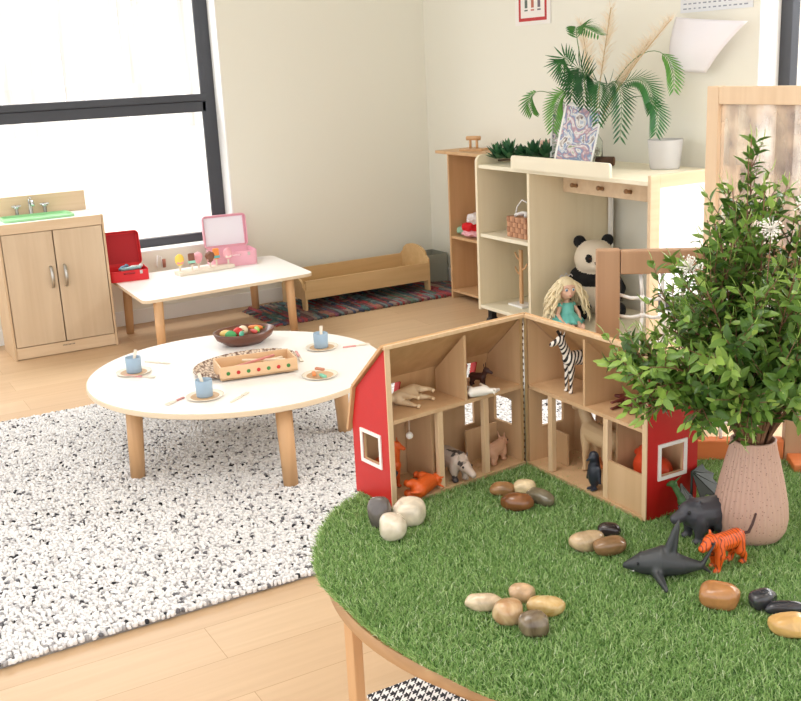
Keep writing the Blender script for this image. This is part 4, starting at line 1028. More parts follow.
# hand-cut outline of the turf: angle in degrees, radius
TURF = [(-180, .560), (-158, .562), (-146, .566), (-139, .574), (-130, .574), (-119, .571), (-111, .569), (-106, .564), (-99, .552), (-95, .546), (-85, .545), (-78, .547), (-68, .552), (-60, .566), (-50, .570), (0, .566), (90, .562), (180, .560)]
def RF(th):
    d = (np.degrees(th) + 180) % 360 - 180
    return np.interp(d, [a for a, _ in TURF], [q for _, q in TURF])
def turf_table():
    t = thing('turf_table', 'round wooden play table with bent rim carrying the green artificial turf', 'table', (-1.400, 1.2175, 0))
    rimw = wood('rim plywood', (168, 122, 74), (188, 142, 92), 0, 18)
    b = MB(); b.lathe([(0, .538), (TR - .004, .538), (TR, .542), (TR, .560), (TR - .003, .564), (0, .564)], seg=120); autosmooth(b.build('tabletop', rimw, t), 40)
    for a in (-102, -12, 78, 168):
        r = .515; x, y = r * math.cos(math.radians(a)), r * math.sin(math.radians(a))
        b = MB(); b.box((x, y, .269), (.022, .024, .537), rot=(0, 0, math.radians(a + 24)), bev=.003); b.build('leg', M['beech'], t)
    b = MB(); b.lathe([(TR - .08, .49), (TR - .06, .49), (TR - .06, .537), (TR - .08, .537)], seg=80); b.build('apron', rimw, t)
    m = thing('artificial_turf', 'round green artificial grass mat covering the turf table', 'artificial turf', TC + Vector((0, 0, .5645)))
    b = MB(); b.lathe([(0, 0), (.5, 0), (.5, .004), (0, .004)], seg=120, fn=lambda q, z, a: q / .5 * (float(RF(a)) - .004)); b.build('backing', plain('dark green backing', (70, 110, 52), .95), m)
    n = 150000
    th = rng.uniform(0, 2 * PI, n); r = RF(th) * np.sqrt(rng.uniform(0, 1, n))
    # extra fuzz at the rim
    k = 5000; t2 = rng.uniform(0, 2 * PI, k); r = np.concatenate([r, RF(t2) - rng.uniform(0, .01, k)]); th = np.concatenate([th, t2]); n += k
    x = r * np.cos(th); y = r * np.sin(th)
    lo = 9; cl = np.sin(x * 61 + 3 * np.sin(y * 40)) * np.sin(y * 57 + 2 * np.sin(x * 33))
    L = rng.uniform(.008, .0155, n) * (1 + .08 * cl); la = rng.uniform(0, 2 * PI, n); lean = rng.uniform(.15, 1.15, n)
    w = rng.uniform(.0006, .0011, n); fa = rng.uniform(0, PI, n)
    dx, dy = np.cos(la) * lean, np.sin(la) * lean
    edge = np.clip((r - RF(th) + .02) / .02, 0, 1); dx += edge * np.cos(th) * .45; dy += edge * np.sin(th) * .45
    wx, wy = np.cos(fa) * w, np.sin(fa) * w
    pts = []
    for s, ww, bend in ((0, 1, 0), (.55, .9, .4), (1, .0, 1.1)):
        cx = x + dx * L * bend * .8; cy = y + dy * L * bend * .8; cz = .003 + L * s * (1 - .25 * lean * s)
        if ww > 0:
            pts.append(np.stack([cx + wx * ww, cy + wy * ww, cz], 1)); pts.append(np.stack([cx - wx * ww, cy - wy * ww, cz], 1))
        else:
            pts.append(np.stack([cx + wx * .25, cy + wy * .25, cz], 1)); pts.append(np.stack([cx - wx * .25, cy - wy * .25, cz], 1))
    V = np.stack(pts, 1); Fs = np.array([(0, 1, 3, 2), (2, 3, 5, 4)])
    Fq = (np.arange(n)[:, None, None] * 6 + Fs[None]).reshape(-1, 4)
    val = rng.uniform(0, 1, n)
    mat = attrmat('turf blades', [(0, (112, 150, 80)), (.35, (138, 176, 100)), (.7, (164, 198, 122)), (.93, (196, 218, 158)), (1, (222, 232, 198))], .5, interp='LINEAR', trans=.25)
    o = mesh_np('grass_blades', V.reshape(-1, 3), Fq, mat, np.repeat(val, 6), m); o['kind'] = 'stuff'
turf_table()
GZ = .575

# ------------------------------------------------------------------ toy barn
def barn():
    hinge = Vector((-1.803, 1.312, .5715))
    t = thing('toy_barn', 'red and natural wood toy barn opened like a book on the green turf', 'toy barn', hinge)
    HT, D, E0 = .340, .132, .150
    prof = [(0, 0), (D, 0), (D, E0 + .005), (D - .02, E0 + .085), (0, HT)]     # depth, height
    def half(L, ang, flip, nm):
        ca, sa = math.cos(ang), math.sin(ang)
        sg = -1 if flip else 1
        T = Matrix(((ca, -sa * sg, 0, 0), (sa, ca * sg, 0, 0), (0, 0, 1, 0), (0, 0, 0, 1)))
        th = .008
        # gable plane maps (depth, height) -> (x=L, y, z)
        def G(x): return Matrix(((0, 0, 1, x), (1, 0, 0, 0), (0, 1, 0, 0), (0, 0, 0, 1)))
        wy0, wy1, wz0, wz1 = .035, .095, .085, .145
        def gable(x, h_, y_in=0, hole=True):
            b = MB(T)
            b.prism([(0, 0), (D, 0), (D, wz0), (0, wz0)], h_, G(x)); b.prism([(0, wz0), (wy0, wz0), (wy0, wz1), (0, wz1)], h_, G(x)); b.prism([(wy1, wz0), (D, wz0), (D, wz1), (wy1, wz1)], h_, G(x))
            b.prism([(0, wz1), (D, wz1), (D, E0 + .005), (D - .02, E0 + .085), (0, HT)], h_, G(x)); return b
        end = gable(L - th, th - .0015).build('end_panel', M['plyL'], t)
        gable(L - .0015, .0015).build('red_face', M['red'], end, 'red painted face')
        b = MB(T); f = .007
        for (ya, yb, za, zb) in ((wy0 - f, wy1 + f, wz0 - f, wz0), (wy0 - f, wy1 + f, wz1, wz1 + f), (wy0 - f, wy0, wz0, wz1), (wy1, wy1 + f, wz0, wz1)):
            b.box((L + .0015, (ya + yb) / 2, (za + zb) / 2), (.003, yb - ya, zb - za))
        b.build('window_trim', plain('white trim', (238, 234, 226), .5), end)
        gable(.004, th).build('end_panel', M['plyL'], t)
        # front edge strip, lighter
        b = MB(T); b.box((L - th / 2 - .0005, -.0012, HT / 2), (th + .004, .003, HT - .004), bev=.0005); b.build('edge_strip', M['plye'], t)
        b = MB(T); b.box((L / 2, D / 2 - .002, .004), (L - .012, D + .004, .008)); b.build('floor_board', M['plyL'], t)
        mz = .183
        b = MB(T); b.box((L / 2 - .002, .056, mz), (L - .022, .112, .008)); b.build('upper_floor', M['plyL'], t)
        # back wall with two windows
        wins = [(.055, .100), (L - .145, L - .100)] if not flip else [(.045, .072), (.195, .225)]
        b = MB(T); y0 = D - .006; z0, z1 = .075, .135
        xs = [.010] + [v for w_ in wins for v in w_] + [L - .010]
        b.box((L / 2, D - .003, (.008 + z0) / 2), (L - .02, .006, z0 - .008)); b.box((L / 2, D - .003, (z1 + E0) / 2), (L - .02, .006, E0 - z1))
        for k in range(0, len(xs), 2): b.box(((xs[k] + xs[k + 1]) / 2, D - .003, (z0 + z1) / 2), (xs[k + 1] - xs[k], .006, z1 - z0))
        b.build('back_wall', M['plyL'], t)
        # steep roof slope with two openings, upper roof slope
        p0 = Vector((0, D + .007, E0 - .012)); p1 = Vector((0, D - .02, E0 + .088)); p2 = Vector((0, -.002, HT + .004))
        def slope(pa, pb, xs_open, name, mat, x_a=-.0, x_b=L + .008):
            d = (pb - pa); Ls = d.length; d.normalize(); nrm = Vector((0, -d.z, d.y)) * -1
            def pt(x, s): return Vector((x, 0, 0)) + pa + d * s
            b = MB(T); segs = []
            if xs_open:
                s0, s1 = Ls * .45, Ls * .85; segs = [(x_a, x_b, 0, s0), (x_a, x_b, s1, Ls)]; e = [x_a] + [v for o_ in xs_open for v in o_] + [x_b]
                for k in range(0, len(e), 2): segs.append((e[k], e[k + 1], s0, s1))
            else: segs = [(x_a, x_b, 0, Ls)]
            ang_ = math.atan2(d.z, d.y)
            for xa, xb, sa_, sb_ in segs:
                c = pt((xa + xb) / 2, (sa_ + sb_) / 2); b.box(tuple(c + nrm * .003), (xb - xa, sb_ - sa_, .006), rot=(ang_, 0, 0))
            o = b.build(name, mat, t)
            if xs_open:
                for oa, ob in xs_open:
                    b = MB(T)
                    for xx in (oa, ob): c = pt(xx, (s0 + s1) / 2); b.box(tuple(c + nrm * .004), (.003, s1 - s0, .016), rot=(ang_, 0, 0))
                    b.build('dormer_trim', M['red'], o)
        opens = [(.258, .288), (.045, .072)] if flip else [(L - .1, L - .06), (.07, .11)]
        slope(p0, p1, sorted(opens), 'lower_roof', M['ply']); slope(p1, p2, None, 'upper_roof', M['ply'])
        b = MB(T); b.box((L / 2, .0, HT + .002), (L + .008, .012, .008), bev=.001); b.build('ridge_strip', M['plye'], t)
        # upper divider
        dx = .165 if flip else .195
        b = MB(T); b.prism([(.001, mz + .004), (D - .03, mz + .004), (D - .03, E0 + .085), (.001, HT - .012)], .006, G(dx)); b.build('divider', M['plyL'], t)
        posts = [.115, .24] if flip else [.085, .265]
        for px in posts:
            b = MB(T); b.box((px, .006, (.008 + mz - .004) / 2), (.014, .012, mz - .013), bev=.001); b.build('post', M['plye'], t)
        for px in posts[1:]:
            b = MB(T); b.box((px, D / 2 + .01, .09), (.005, D - .04, .16)); b.build('stall_partition', M['plyL'], t)
        if flip:
            b = MB(T); b.box(((posts[0] + .012) / 2 + .0, D * .62, .045), (.09, .005, .075)); b.build('stall_board', M['plyL'], t)
        else:
            b = MB(T); b.box(((posts[1] + .007 + L - .008) / 2, .005, .05), (L - .008 - posts[1] - .008, .006, .082)); b.build('stall_board', M['plyL'], t)
            b = MB(T); b.box(((posts[0] + .012) / 2, .05, .045), (.07, .005, .072)); b.build('stall_board', M['plyL'], t)
    half(.385, 0.0, False, 'r'); half(.372, math.atan2(-.372, .042), True, 'l')
    b = MB(); b.tube([(0, -.004, 0.004), (0, -.004, HT)], .0035, 8); b.build('hinge_pin', M['metal'], t)
    b = MB()
    for s, a in ((1, 0.0), (-1, -1.46)):
        b.box((.006 * math.cos(a), .006 * math.sin(a) - .004, HT / 2 + .003), (.011, .0012, HT - .01), rot=(0, 0, a))
    b.build('hinge_leaf', plain('brass hinge', (200, 172, 130), .4, metal=.5), t)
    b = MB()
    for k in range(22): b.box((.0015, -.0075, .012 + k * .0148), (.0045, .0012, .0055))
    b.build('hinge_knuckles', plain('dark gaps', (96, 66, 44), .6), t)
    # hanging lamp
    b = MB(); c = Matrix.Rotation(math.atan2(-.372, .042), 4, 'Z') @ Vector((.285, -.05, .125)); b.ball(tuple(c), .008, seg=12); b.tube([tuple(c), (c.x, c.y, .178)], .0006, 5); b.build('hanging_lamp', plain('pearl', (246, 240, 230), .3), t)
barn()

# ------------------------------------------------------------------ net climbing frame
def net_frame():
    o = Vector((-1.595, 1.615)); a = at(606, 459, z=GZ); a = Vector((-1.790, 1.475)) if False else None
    d = Vector((.60, .80)).normalized(); dd = Vector((-d.y, d.x))
    base = Vector((-1.604, 1.632)); base = base + d * (-.222)
    ang = math.atan2(d.y, d.x)
    t = thing('net_frame', 'wooden toy climbing frame with white cord net behind the red barn', 'toy climbing frame', (base.x, base.y, GZ - .006), ang)
    Hh = .478; W = .43
    for x in (.025, W):
        b = MB(); b.box((x, 0, Hh / 2), (.05, .032, Hh), bev=.003); b.build('post', M['postwood'], t)
    b = MB(); b.box(((.05 + W - .025) / 2, 0, Hh - .028), (W - .075 - .002, .03, .05), bev=.003); b.build('top_rail', M['postwood'], t)
    b = MB(); b.box(((.05 + W - .025) / 2, 0, .026), (W - .075 - .002, .03, .046), bev=.003); b.build('bottom_rail', M['litwood'], t, 'bottom rail with orange light tint in its colour')
    for x in (.025, W):
        b = MB(); b.box((x, -.035, .010), (.04, .10, .02), bev=.003); b.build('foot', M['litwood'], t)
    b = MB(); n, m_ = 8, 8; x0, x1, z0, z1 = .05, W - .025, .05, Hh - .053
    rnd = random.Random(4); G = {}
    for i in range(n + 1):
        for j in range(m_ + 1):
            e = i in (0, n) or j in (0, m_)
            G[i, j] = Vector((x0 + (x1 - x0) * i / n + (0 if e else rnd.uniform(-.006, .006)) , (0 if e else rnd.uniform(-.006, .006)), z0 + (z1 - z0) * j / m_ + (0 if e else rnd.uniform(-.007, .007)) - (0 if e else .012 * math.sin(PI * i / n))))
    for i in range(n + 1):
        for j in range(m_ + 1):
            if i < n and j not in (0, m_):
                mid = (G[i, j] + G[i + 1, j]) / 2 + Vector((0, 0, -.004)); b.tube([G[i, j], mid, G[i + 1, j]], .0038, 6)
            if j < m_ and i not in (0, n):
                b.tube([G[i, j], G[i, j + 1]], .0038, 6)
            if i not in (0, n) and j not in (0, m_): b.ball(G[i, j], .007, seg=8)
    b.build('cord_net', M['rope'], t)
net_frame()

# ------------------------------------------------------------------ vase and bouquet
VC = Vector((-1.266, 1.428, GZ - .004))
def vase():
    c = VC
    m, n, l, bs = newmat('speckled pink stoneware'); tc = n.new('ShaderNodeTexCoord'); vo = n.new('ShaderNodeTexVoronoi'); vo.inputs['Scale'].default_value = 170; l.new(tc.outputs['Object'], vo.inputs['Vector'])
    cr = n.new('ShaderNodeValToRGB'); cr.color_ramp.elements[0].color = lin((120, 84, 70)); cr.color_ramp.elements[1].color = lin((198, 160, 141)); cr.color_ramp.elements[0].position = .10; cr.color_ramp.elements[1].position = .22
    l.new(vo.outputs['Distance'], cr.inputs['Fac']); l.new(cr.outputs['Color'], bs.inputs['Base Color']); bs.inputs['Roughness'].default_value = .55
    prof = [(0, 0), (.048, 0), (.060, .006), (.068, .022), (.0705, .045), (.068, .075), (.060, .12), (.050, .165), (.044, .19), (.042, .203), (.0425, .21), (.0385, .211), (.038, .203), (.040, .185), (.045, .16), (.045, .03), (0, .012)]
    P2 = []
    for (r0, z0), (r1, z1) in zip(prof[:-1], prof[1:]):
        for k in range(2): P2.append((r0 + (r1 - r0) * k / 2, z0 + (z1 - z0) * k / 2))
    P2.append(prof[-1]); P2 = [(r_ * .95, z_ * .91) for r_, z_ in P2]
    def fn(r, z, a):
        if r < .047 and z < .1: return r
        amp = .0011 * min(1, max(0, (z - .02) / .03)) * min(1, max(0, (.198 - z) / .02))
        return r + amp * math.cos(a * 40)
    b = MB(); b.lathe(P2, seg=240, fn=fn); o = b.build('ribbed_vase', m)
    tag(o, 'speckled dusty pink ribbed stoneware vase standing on the turf', 'vase', loc=c)
vase()
M['leaf'] = attrmat('leaf green', [(0, (54, 86, 34)), (.4, (90, 126, 50)), (.75, (138, 170, 74)), (1, (182, 208, 112))], .35, interp='LINEAR', trans=.22)
M['twig'] = plain('reddish twig', (120, 84, 60), .6)
def bouquet():
    rnd = random.Random(21)
    t = thing('leafy_bouquet', 'large bouquet of leafy green branches in the pink ribbed vase', 'bouquet', VC + Vector((0, 0, .03)))
    R_ = Vector((RIGHT.x, RIGHT.y, 0)).normalized(); Dp = Vector((FWD.x, FWD.y, 0)).normalized(); Z = Vector((0, 0, 1))
    top0 = .155
    # (lateral, height above vase rim, depth)
    ends = [(-.045, .555, .02), (-.085, .50, .05), (-.01, .50, -.03), (.03, .47, .06), (.08, .45, 0), (.13, .44, .05),
            (-.12, .42, -.03), (-.20, .38, 0), (-.235, .345, .05), (-.17, .33, -.10), (-.21, .27, -.04), (-.27, .24, .0), (-.30, .20, -.03), (-.285, .155, .05), (-.24, .13, -.09), (-.21, .075, -.05), (-.15, .10, -.13),
            (-.30, .17, -.07), (-.22, .20, -.12), (-.10, .25, -.14), (-.05, .33, -.12), (.02, .36, -.12), (.05, .26, -.16), (-.02, .18, -.17), (-.08, .12, -.16), (.04, .12, -.16), (-.12, .20, .10), (-.15, .28, .12),
            (.12, .35, -.08), (.18, .38, .0), (.22, .30, -.08), (.25, .22, -.02), (.17, .18, -.13), (.12, .10, -.13), (.24, .12, -.05), (.28, .30, .05), (.2, .42, .06), (.1, .3, .12), (0, .40, .1), (.18, .2, .12), (-.06, .42, .12), (-.13, .05, -.08), (.10, .04, -.1), (-.04, .06, -.12), (-.17, .02, 0.02), (-.09, .0, -.09)]
    for ei, (lx, hz, dy) in enumerate(ends + ends):
        if ei >= len(ends): lx += rnd.uniform(-.03, .03); dy += rnd.uniform(-.04, .04); hz += rnd.uniform(-.05, .03)
        hz *= .93
        hz = max(hz, .065)
        lo_ = -.02 - .48 * (.52 - hz) if hz > .22 else max(-.25, -.165 - 2 * (.22 - hz))
        lx = max(lx, lo_)
        E = R_ * lx + Dp * dy + Z * (top0 + hz)
        n0 = Vector((lx, dy, 0)); nl = n0.length or 1; n0 = n0 / nl
        S = R_ * (-n0.x * .018) + Dp * (-n0.y * .018) + Z * (.0)
        K = R_ * n0.x * .024 + Dp * n0.y * .024 + Z * top0
        K2 = K + (E - K) * .35 + Z * (.12 * (1 - min(1, hz / .5)) + .03)
        droop = max(0, .12 - hz) * .3
        def bz(s):
            if s < .25: return S.lerp(K, s / .25)
            q = (s - .25) / .75
            return K * (1 - q) ** 2 + K2 * 2 * q * (1 - q) + E * q * q
        sb = MB(); sb.tube([bz(k / 14) for k in range(15)], [.0022 - .0012 * k / 14 for k in range(15)], 6)
        V = []; Fc = []; vals = []
        bv = rnd.uniform(.1, .6)
        total = (E - K).length
        subs = [(bz, .36, 1.0, 1.0)]
        ns = max(4, int(total / .036))
        for q in range(ns):
            s = .42 + .52 * (q + rnd.random()) / ns; p = bz(s); tg = (bz(min(1, s + .03)) - bz(s - .03)).normalized()
            a = rnd.uniform(0, 2 * PI); u_ = tg.orthogonal().normalized(); v_ = tg.cross(u_); dr = (tg * .75 + (u_ * math.cos(a) + v_ * math.sin(a)) * .8 + Z * .25).normalized(); Ls = rnd.uniform(.04, .08)
            f = (lambda p, dr, Ls: (lambda s: p + dr * Ls * s + Z * (.012 * s * s)))(p, dr, Ls)
            sb.tube([f(0), f(.5), f(1)], [.0011, .0009, .0006], 5); subs.append((f, .12, 1.0, Ls))
        for f, s0, s1, Lx in subs:
            main = f is bz
            cnt = int(total / .014) if main else int(Lx / .0078)
            for q in range(cnt):
                s = s0 + (s1 - s0) * (q + .5) / cnt; p = f(s); tg = (f(min(1, s + .02)) - f(max(0, s - .02))).normalized()
                u_ = tg.orthogonal().normalized(); v_ = tg.cross(u_); a = q * 2.1 + rnd.uniform(-.4, .4)
                rad = u_ * math.cos(a) + v_ * math.sin(a); d = (tg * rnd.uniform(.5, .9) + rad + Z * rnd.uniform(-.25, .25)).normalized()
                nv0 = len(V); upv = tg - d * tg.dot(d); upv = upv.normalized() if upv.length > .1 else Z
                L_ = rnd.uniform(.018, .031) * (1.15 if main else 1)
                leaf_quad(V, Fc, p, d, upv, L_, L_ * rnd.uniform(.40, .54), .16, rnd.uniform(.0, .3)); vals += [min(1, max(0, bv + .25 * (s - .6) + rnd.uniform(-.15, .25)))] * (len(V) - nv0)
            # tip leaf
            p = f(1.0); tg = (f(1.0) - f(.97)).normalized(); nv0 = len(V); leaf_quad(V, Fc, p, tg, tg.orthogonal(), .026, .009, .15, .1); vals += [.85] * (len(V) - nv0)
        br = sb.build('branch', M['twig'], t)
        leaves_obj('foliage', V, Fc, vals, M['leaf'], br)
    wm = plain('white blossom', (240, 236, 228), .7); 
    for lx, hz, dy in ((-.02, .405, -.10), (.11, .40, -.09), (-.14, .34, -.06), (.05, .44, -.06)):
        E = R_ * lx + Dp * dy + Z * (top0 + hz); K = R_ * lx * .1 + Dp * dy * .1 + Z * top0
        b = MB(); b.tube([K * .3, K, (K + E) / 2 + Z * .03, E], [.0014, .0013, .001, .0008], 5)
        so = b.build('flower_stem', M['twig'], t); b = MB()
        for q in range(46):
            d = Vector((rnd.gauss(0, 1), rnd.gauss(0, 1), rnd.gauss(.3, 1))).normalized(); b.tube([E, E + d * rnd.uniform(.012, .022)], [.0007, .0005], 4); b.ball(E + d * rnd.uniform(.01, .022), .0016, seg=6)
        b.build('fluffy_blossom', wm, so)
bouquet()

# ------------------------------------------------------------------ stones
def stone(u, v, label, col, rx, ry, rz, rot, seed, col2=None, group=None, lift=0, tilt=0):
    """centre seen at pixel u,v; radii in metres"""
    p = at(u, v, z=GZ + rz * .7 + lift)
    bm = bmesh.new(); bmesh.ops.create_icosphere(bm, subdivisions=4, radius=1)
    for q in bm.verts:
        c = q.co.copy(); k = 1 + .13 * noise.noise(c * 1.1 + Vector((seed * 9.1, 0, 0))) + .02 * noise.noise(c * 4 + Vector((seed, 3, 0)))
        e = .86
        c = Vector((math.copysign(abs(c.x) ** e, c.x), math.copysign(abs(c.y) ** e, c.y), math.copysign(abs(c.z) ** e, c.z)))
        q.co = Vector((c.x * rx, c.y * ry, c.z * rz)) * k
    for f in bm.faces: f.smooth = True
    me = bpy.data.meshes.new('river_stone'); bm.to_mesh(me); bm.free()
    m, n, l, b = newmat('stone %d' % seed); tc = n.new('ShaderNodeTexCoord'); mp = n.new('ShaderNodeMapping'); mp.inputs['Location'].default_value = (seed, 0, 0); l.new(tc.outputs['Object'], mp.inputs['Vector'])
    nz = n.new('ShaderNodeTexNoise'); nz.inputs['Scale'].default_value = 32; nz.inputs['Detail'].default_value = 7; nz.inputs['Distortion'].default_value = .8; l.new(mp.outputs['Vector'], nz.inputs['Vector'])
    cr = n.new('ShaderNodeValToRGB'); cr.color_ramp.elements[0].position = .38; cr.color_ramp.elements[1].position = .64
    cr.color_ramp.elements[0].color = lin(col); cr.color_ramp.elements[1].color = lin(col2 or [min(255, c * 1.16 + 6) for c in col])
    l.new(nz.outputs['Fac'], cr.inputs['Fac']); l.new(cr.outputs['Color'], b.inputs['Base Color']); b.inputs['Roughness'].default_value = .22; b.inputs['Coat Weight'].default_value = .3; b.inputs['Coat Roughness'].default_value = .15
    me.materials.append(m); o = link('river_stone', me); tag(o, label, 'stone', group, loc=p)
    o.rotation_euler = (tilt, 0, rot)
AR = math.atan2(RIGHT.y, RIGHT.x)      # lateral direction
g = 'river stones beside the left barn wall'
stone(380, 513, 'dark grey stone leaning at the corner of the left barn wall', (88, 80, 76), .020, .024, .036, AR + 1.2, 1, group=g)
stone(409, 512, 'large off-white stone in the trio beside the left barn wall', (200, 188, 168), .034, .030, .028, AR, 2, group=g)
stone(393, 527, 'cream stone nearest the viewer in the trio beside the barn wall', (206, 192, 168), .026, .034, .026, AR + .2, 3, (226, 216, 198), group=g)
g = 'river stones in front of the barn hinge'
stone(502, 489, 'small brown stone at the left of the group before the barn hinge', (134, 98, 62), .026, .018, .015, AR - .2, 4, group=g)
stone(525, 487, 'cream stone at the back of the group before the barn hinge', (204, 184, 146), .024, .018, .017, AR, 5, group=g)
stone(517, 502, 'glossy dark brown stone in front of the group before the barn hinge', (112, 70, 40), .033, .022, .019, AR - .15, 6, group=g)
stone(540, 497, 'grey-brown slanting stone on the right of the group before the hinge', (104, 96, 76), .034, .016, .016, AR - .85, 7, group=g)
g = 'river stones right of the barn doorway'
stone(587, 541, 'beige oblong stone left in the trio in the middle of the turf', (168, 144, 112), .034, .021, .019, AR + .35, 8, group=g)
stone(609, 530, 'black stone at the back of the trio in the middle of the turf', (44, 36, 36), .022, .015, .014, AR, 9, group=g)
stone(610, 546, 'brown oval stone right in the trio in the middle of the turf', (122, 92, 62), .033, .020, .017, AR + .25, 10, group=g)
g = 'river stones in the front group'
stone(484, 602, 'pale flat stone at the left end of the front group of five', (190, 170, 142), .032, .016, .015, AR - .1, 11, group=g)
stone(522, 593, 'tan stone at the back of the front group of five', (178, 148, 114), .022, .018, .017, AR, 12, group=g)
stone(508, 612, 'mottled orange-beige round stone in the front group of five', (176, 136, 96), .026, .023, .021, AR, 13, (206, 176, 136), group=g)
stone(546, 606, 'yellowish spotted oval stone at the right of the front group of five', (190, 150, 84), .031, .019, .016, AR - .25, 14, (214, 190, 142), group=g)
stone(534, 624, 'dark brown mottled stone at the front of the front group of five', (92, 76, 58), .025, .020, .021, AR + .1, 15, (136, 120, 96), group=g)
g = 'river stones at the right edge of the turf'
stone(720, 595, 'large smooth orange-brown stone below the orange tiger', (168, 118, 74), .033, .027, .022, AR - .3, 16, (196, 138, 84), group=g)
stone(762, 599, 'glossy black round stone right of the orange-brown stone', (46, 46, 50), .025, .017, .017, AR + .5, 17, group=g)
stone(785, 608, 'flat black stone leaning against the yellow stone at right', (44, 44, 50), .032, .012, .012, AR - .1, 18, group=g)
stone(792, 625, 'amber yellow stone at the right edge of the picture', (202, 160, 100), .034, .022, .018, AR - .1, 19, (224, 180, 112), group=g)

# ------------------------------------------------------------------ toy animals
def quad(L, h, br, neck, hr, mats, snout=.5, ear=.3, tail=.6, lr=.18, bm_=0, leg_m=0, head_m=0, tail_m=None, stance=.0, belly=1.0):
    """prims of a standing quadruped facing +x; L body length, h hip height, br body radius,
    neck = (dx,dz) head offset from shoulder, hr head radius"""
    z = h; P = []
    P += [('c', (-L * .36, 0, z), (-L * .05, 0, z - br * .05), br * .95, br * 1.0 * belly, bm_), ('c', (-L * .05, 0, z - br * .05), (L * .36, 0, z + br * .05), br * belly, br * .98, bm_)]
    lrx = br * lr * 2
    for sx in (-1, 1):
        for sy in (-1, 1):
            st = stance * (1 if sy * sx > 0 else -1)
            hip = (sx * L * .38, sy * br * .55, z - br * .25)
            if sx < 0:
                knee = (hip[0] + L * .05 + st * .3, hip[1], z * .56); hock = (hip[0] - L * .07 + st * .7, sy * br * .6, z * .32); ft = (hip[0] - L * .03 + st, sy * br * .6, lrx * .75)
            else:
                knee = (hip[0] - L * .02 + st * .3, hip[1], z * .60); hock = (hip[0] + L * .01 + st * .7, sy * br * .6, z * .34); ft = (hip[0] + st, sy * br * .6, lrx * .75)
            P += [('c', hip, knee, br * .50, lrx * 1.5, leg_m), ('c', knee, hock, lrx * 1.45, lrx * .95, leg_m), ('c', hock, ft, lrx * .9, lrx * .8, leg_m), ('s', (ft[0] + lrx * .35, ft[1], lrx * .65), (lrx * 1.3, lrx * 1.0, lrx * .7), leg_m)]
    s = (L * .40, 0, z + br * .35); hd = (s[0] + neck[0], 0, s[2] + neck[1])
    P += [('c', s, hd, br * .66, hr * .8, bm_), ('s', hd, (hr * 1.05, hr * .85, hr * .95), head_m)]
    nx, nz = (1, -.45)
    sn = (hd[0] + hr * (1 + snout), 0, hd[2] - hr * (.35 + .3 * snout)); P += [('c', hd, sn, hr * .75, hr * .48, head_m)]
    for sy in (-1, 1): P += [('c', (hd[0] - hr * .4, sy * hr * .5, hd[2] + hr * .6), (hd[0] - hr * .55, sy * hr * .75, hd[2] + hr * (.8 + ear * 2)), hr * .22, hr * .12, head_m)]
    tb = (-L * .36 - br * .85, 0, z + br * .3)
    P += [('c', tb, (tb[0] - L * .08, 0, tb[2] - h * .3 * tail), br * .14, br * .10, bm_ if tail_m is None else tail_m), ('c', (tb[0] - L * .08, 0, tb[2] - h * .3 * tail), (tb[0] - L * .07, 0, tb[2] - h * .75 * tail), br * .10, br * .16, bm_ if tail_m is None else tail_m)]
    return P, hd, sn
def animal(name, label, pos, rz, prims_t, mats, voxel, eye=True, rot=None, group=None, extra=None, hr=.01):
    P, hd, sn = prims_t
    t = thing(name, label, 'toy animal', pos, rz, group)
    if rot: t.rotation_euler = rot
    fuse('body', P, mats, voxel, t, 2)
    if eye:
        b = MB()
        for s in (-1, 1): b.ball((hd[0] + hr * .55, s * hr * .72, hd[2] + hr * .2), hr * .17, seg=8)
        b.build('eyes', M['black'], t)
    if extra: extra(t)
    return t
RZ = AR
# zebra
zm, n, l, bs = newmat('zebra stripes'); tc = n.new('ShaderNodeTexCoord'); wv = n.new('ShaderNodeTexWave'); wv.wave_type = 'BANDS'; wv.bands_direction = 'X'; wv.inputs['Scale'].default_value = 42; wv.inputs['Distortion'].default_value = 3.5; wv.inputs['Detail'].default_value = 1; wv.inputs['Detail Scale'].default_value = .8
mpz = n.new('ShaderNodeMapping'); mpz.inputs['Scale'].default_value = (1, .25, .8); mpz.inputs['Rotation'].default_value = (0, .5, 0); l.new(tc.outputs['Object'], mpz.inputs['Vector']); l.new(mpz.outputs['Vector'], wv.inputs['Vector'])
cr = n.new('ShaderNodeValToRGB'); cr.color_ramp.interpolation = 'CONSTANT'; cr.color_ramp.elements[0].color = lin((26, 24, 24)); cr.color_ramp.elements[1].color = lin((238, 230, 218)); cr.color_ramp.elements[1].position = .42
l.new(wv.outputs['Fac'], cr.inputs['Fac']); l.new(cr.outputs['Color'], bs.inputs['Base Color']); bs.inputs['Roughness'].default_value = .5
zw = plain('zebra white', (236, 226, 212), .5)
UF = .5715 + .183 + .0045
hinge = Vector((-1.803, 1.312, 0))
def zeb_extra(t):
    b = MB()
    for i in range(9):
        s = i / 8; b.box((.035 + .022 * s, 0, .098 + .036 * s), (.006, .003, .012), rot=(0, .5, 0), bev=.001)
    b.build('mane', plain('dark mane', (40, 34, 32), .7), t)
pz = Vector((-1.690, 1.378, UF))
animal('toy_zebra', 'black and white striped toy zebra standing on the upper floor right of the hinge', pz, RZ + PI + .38, quad(.085, .074, .0165, (.018, .038), .0108, None, 1.0, .5, .6, .13, leg_m=0, head_m=0), [zm, zw], .0016, extra=zeb_extra, hr=.0095)
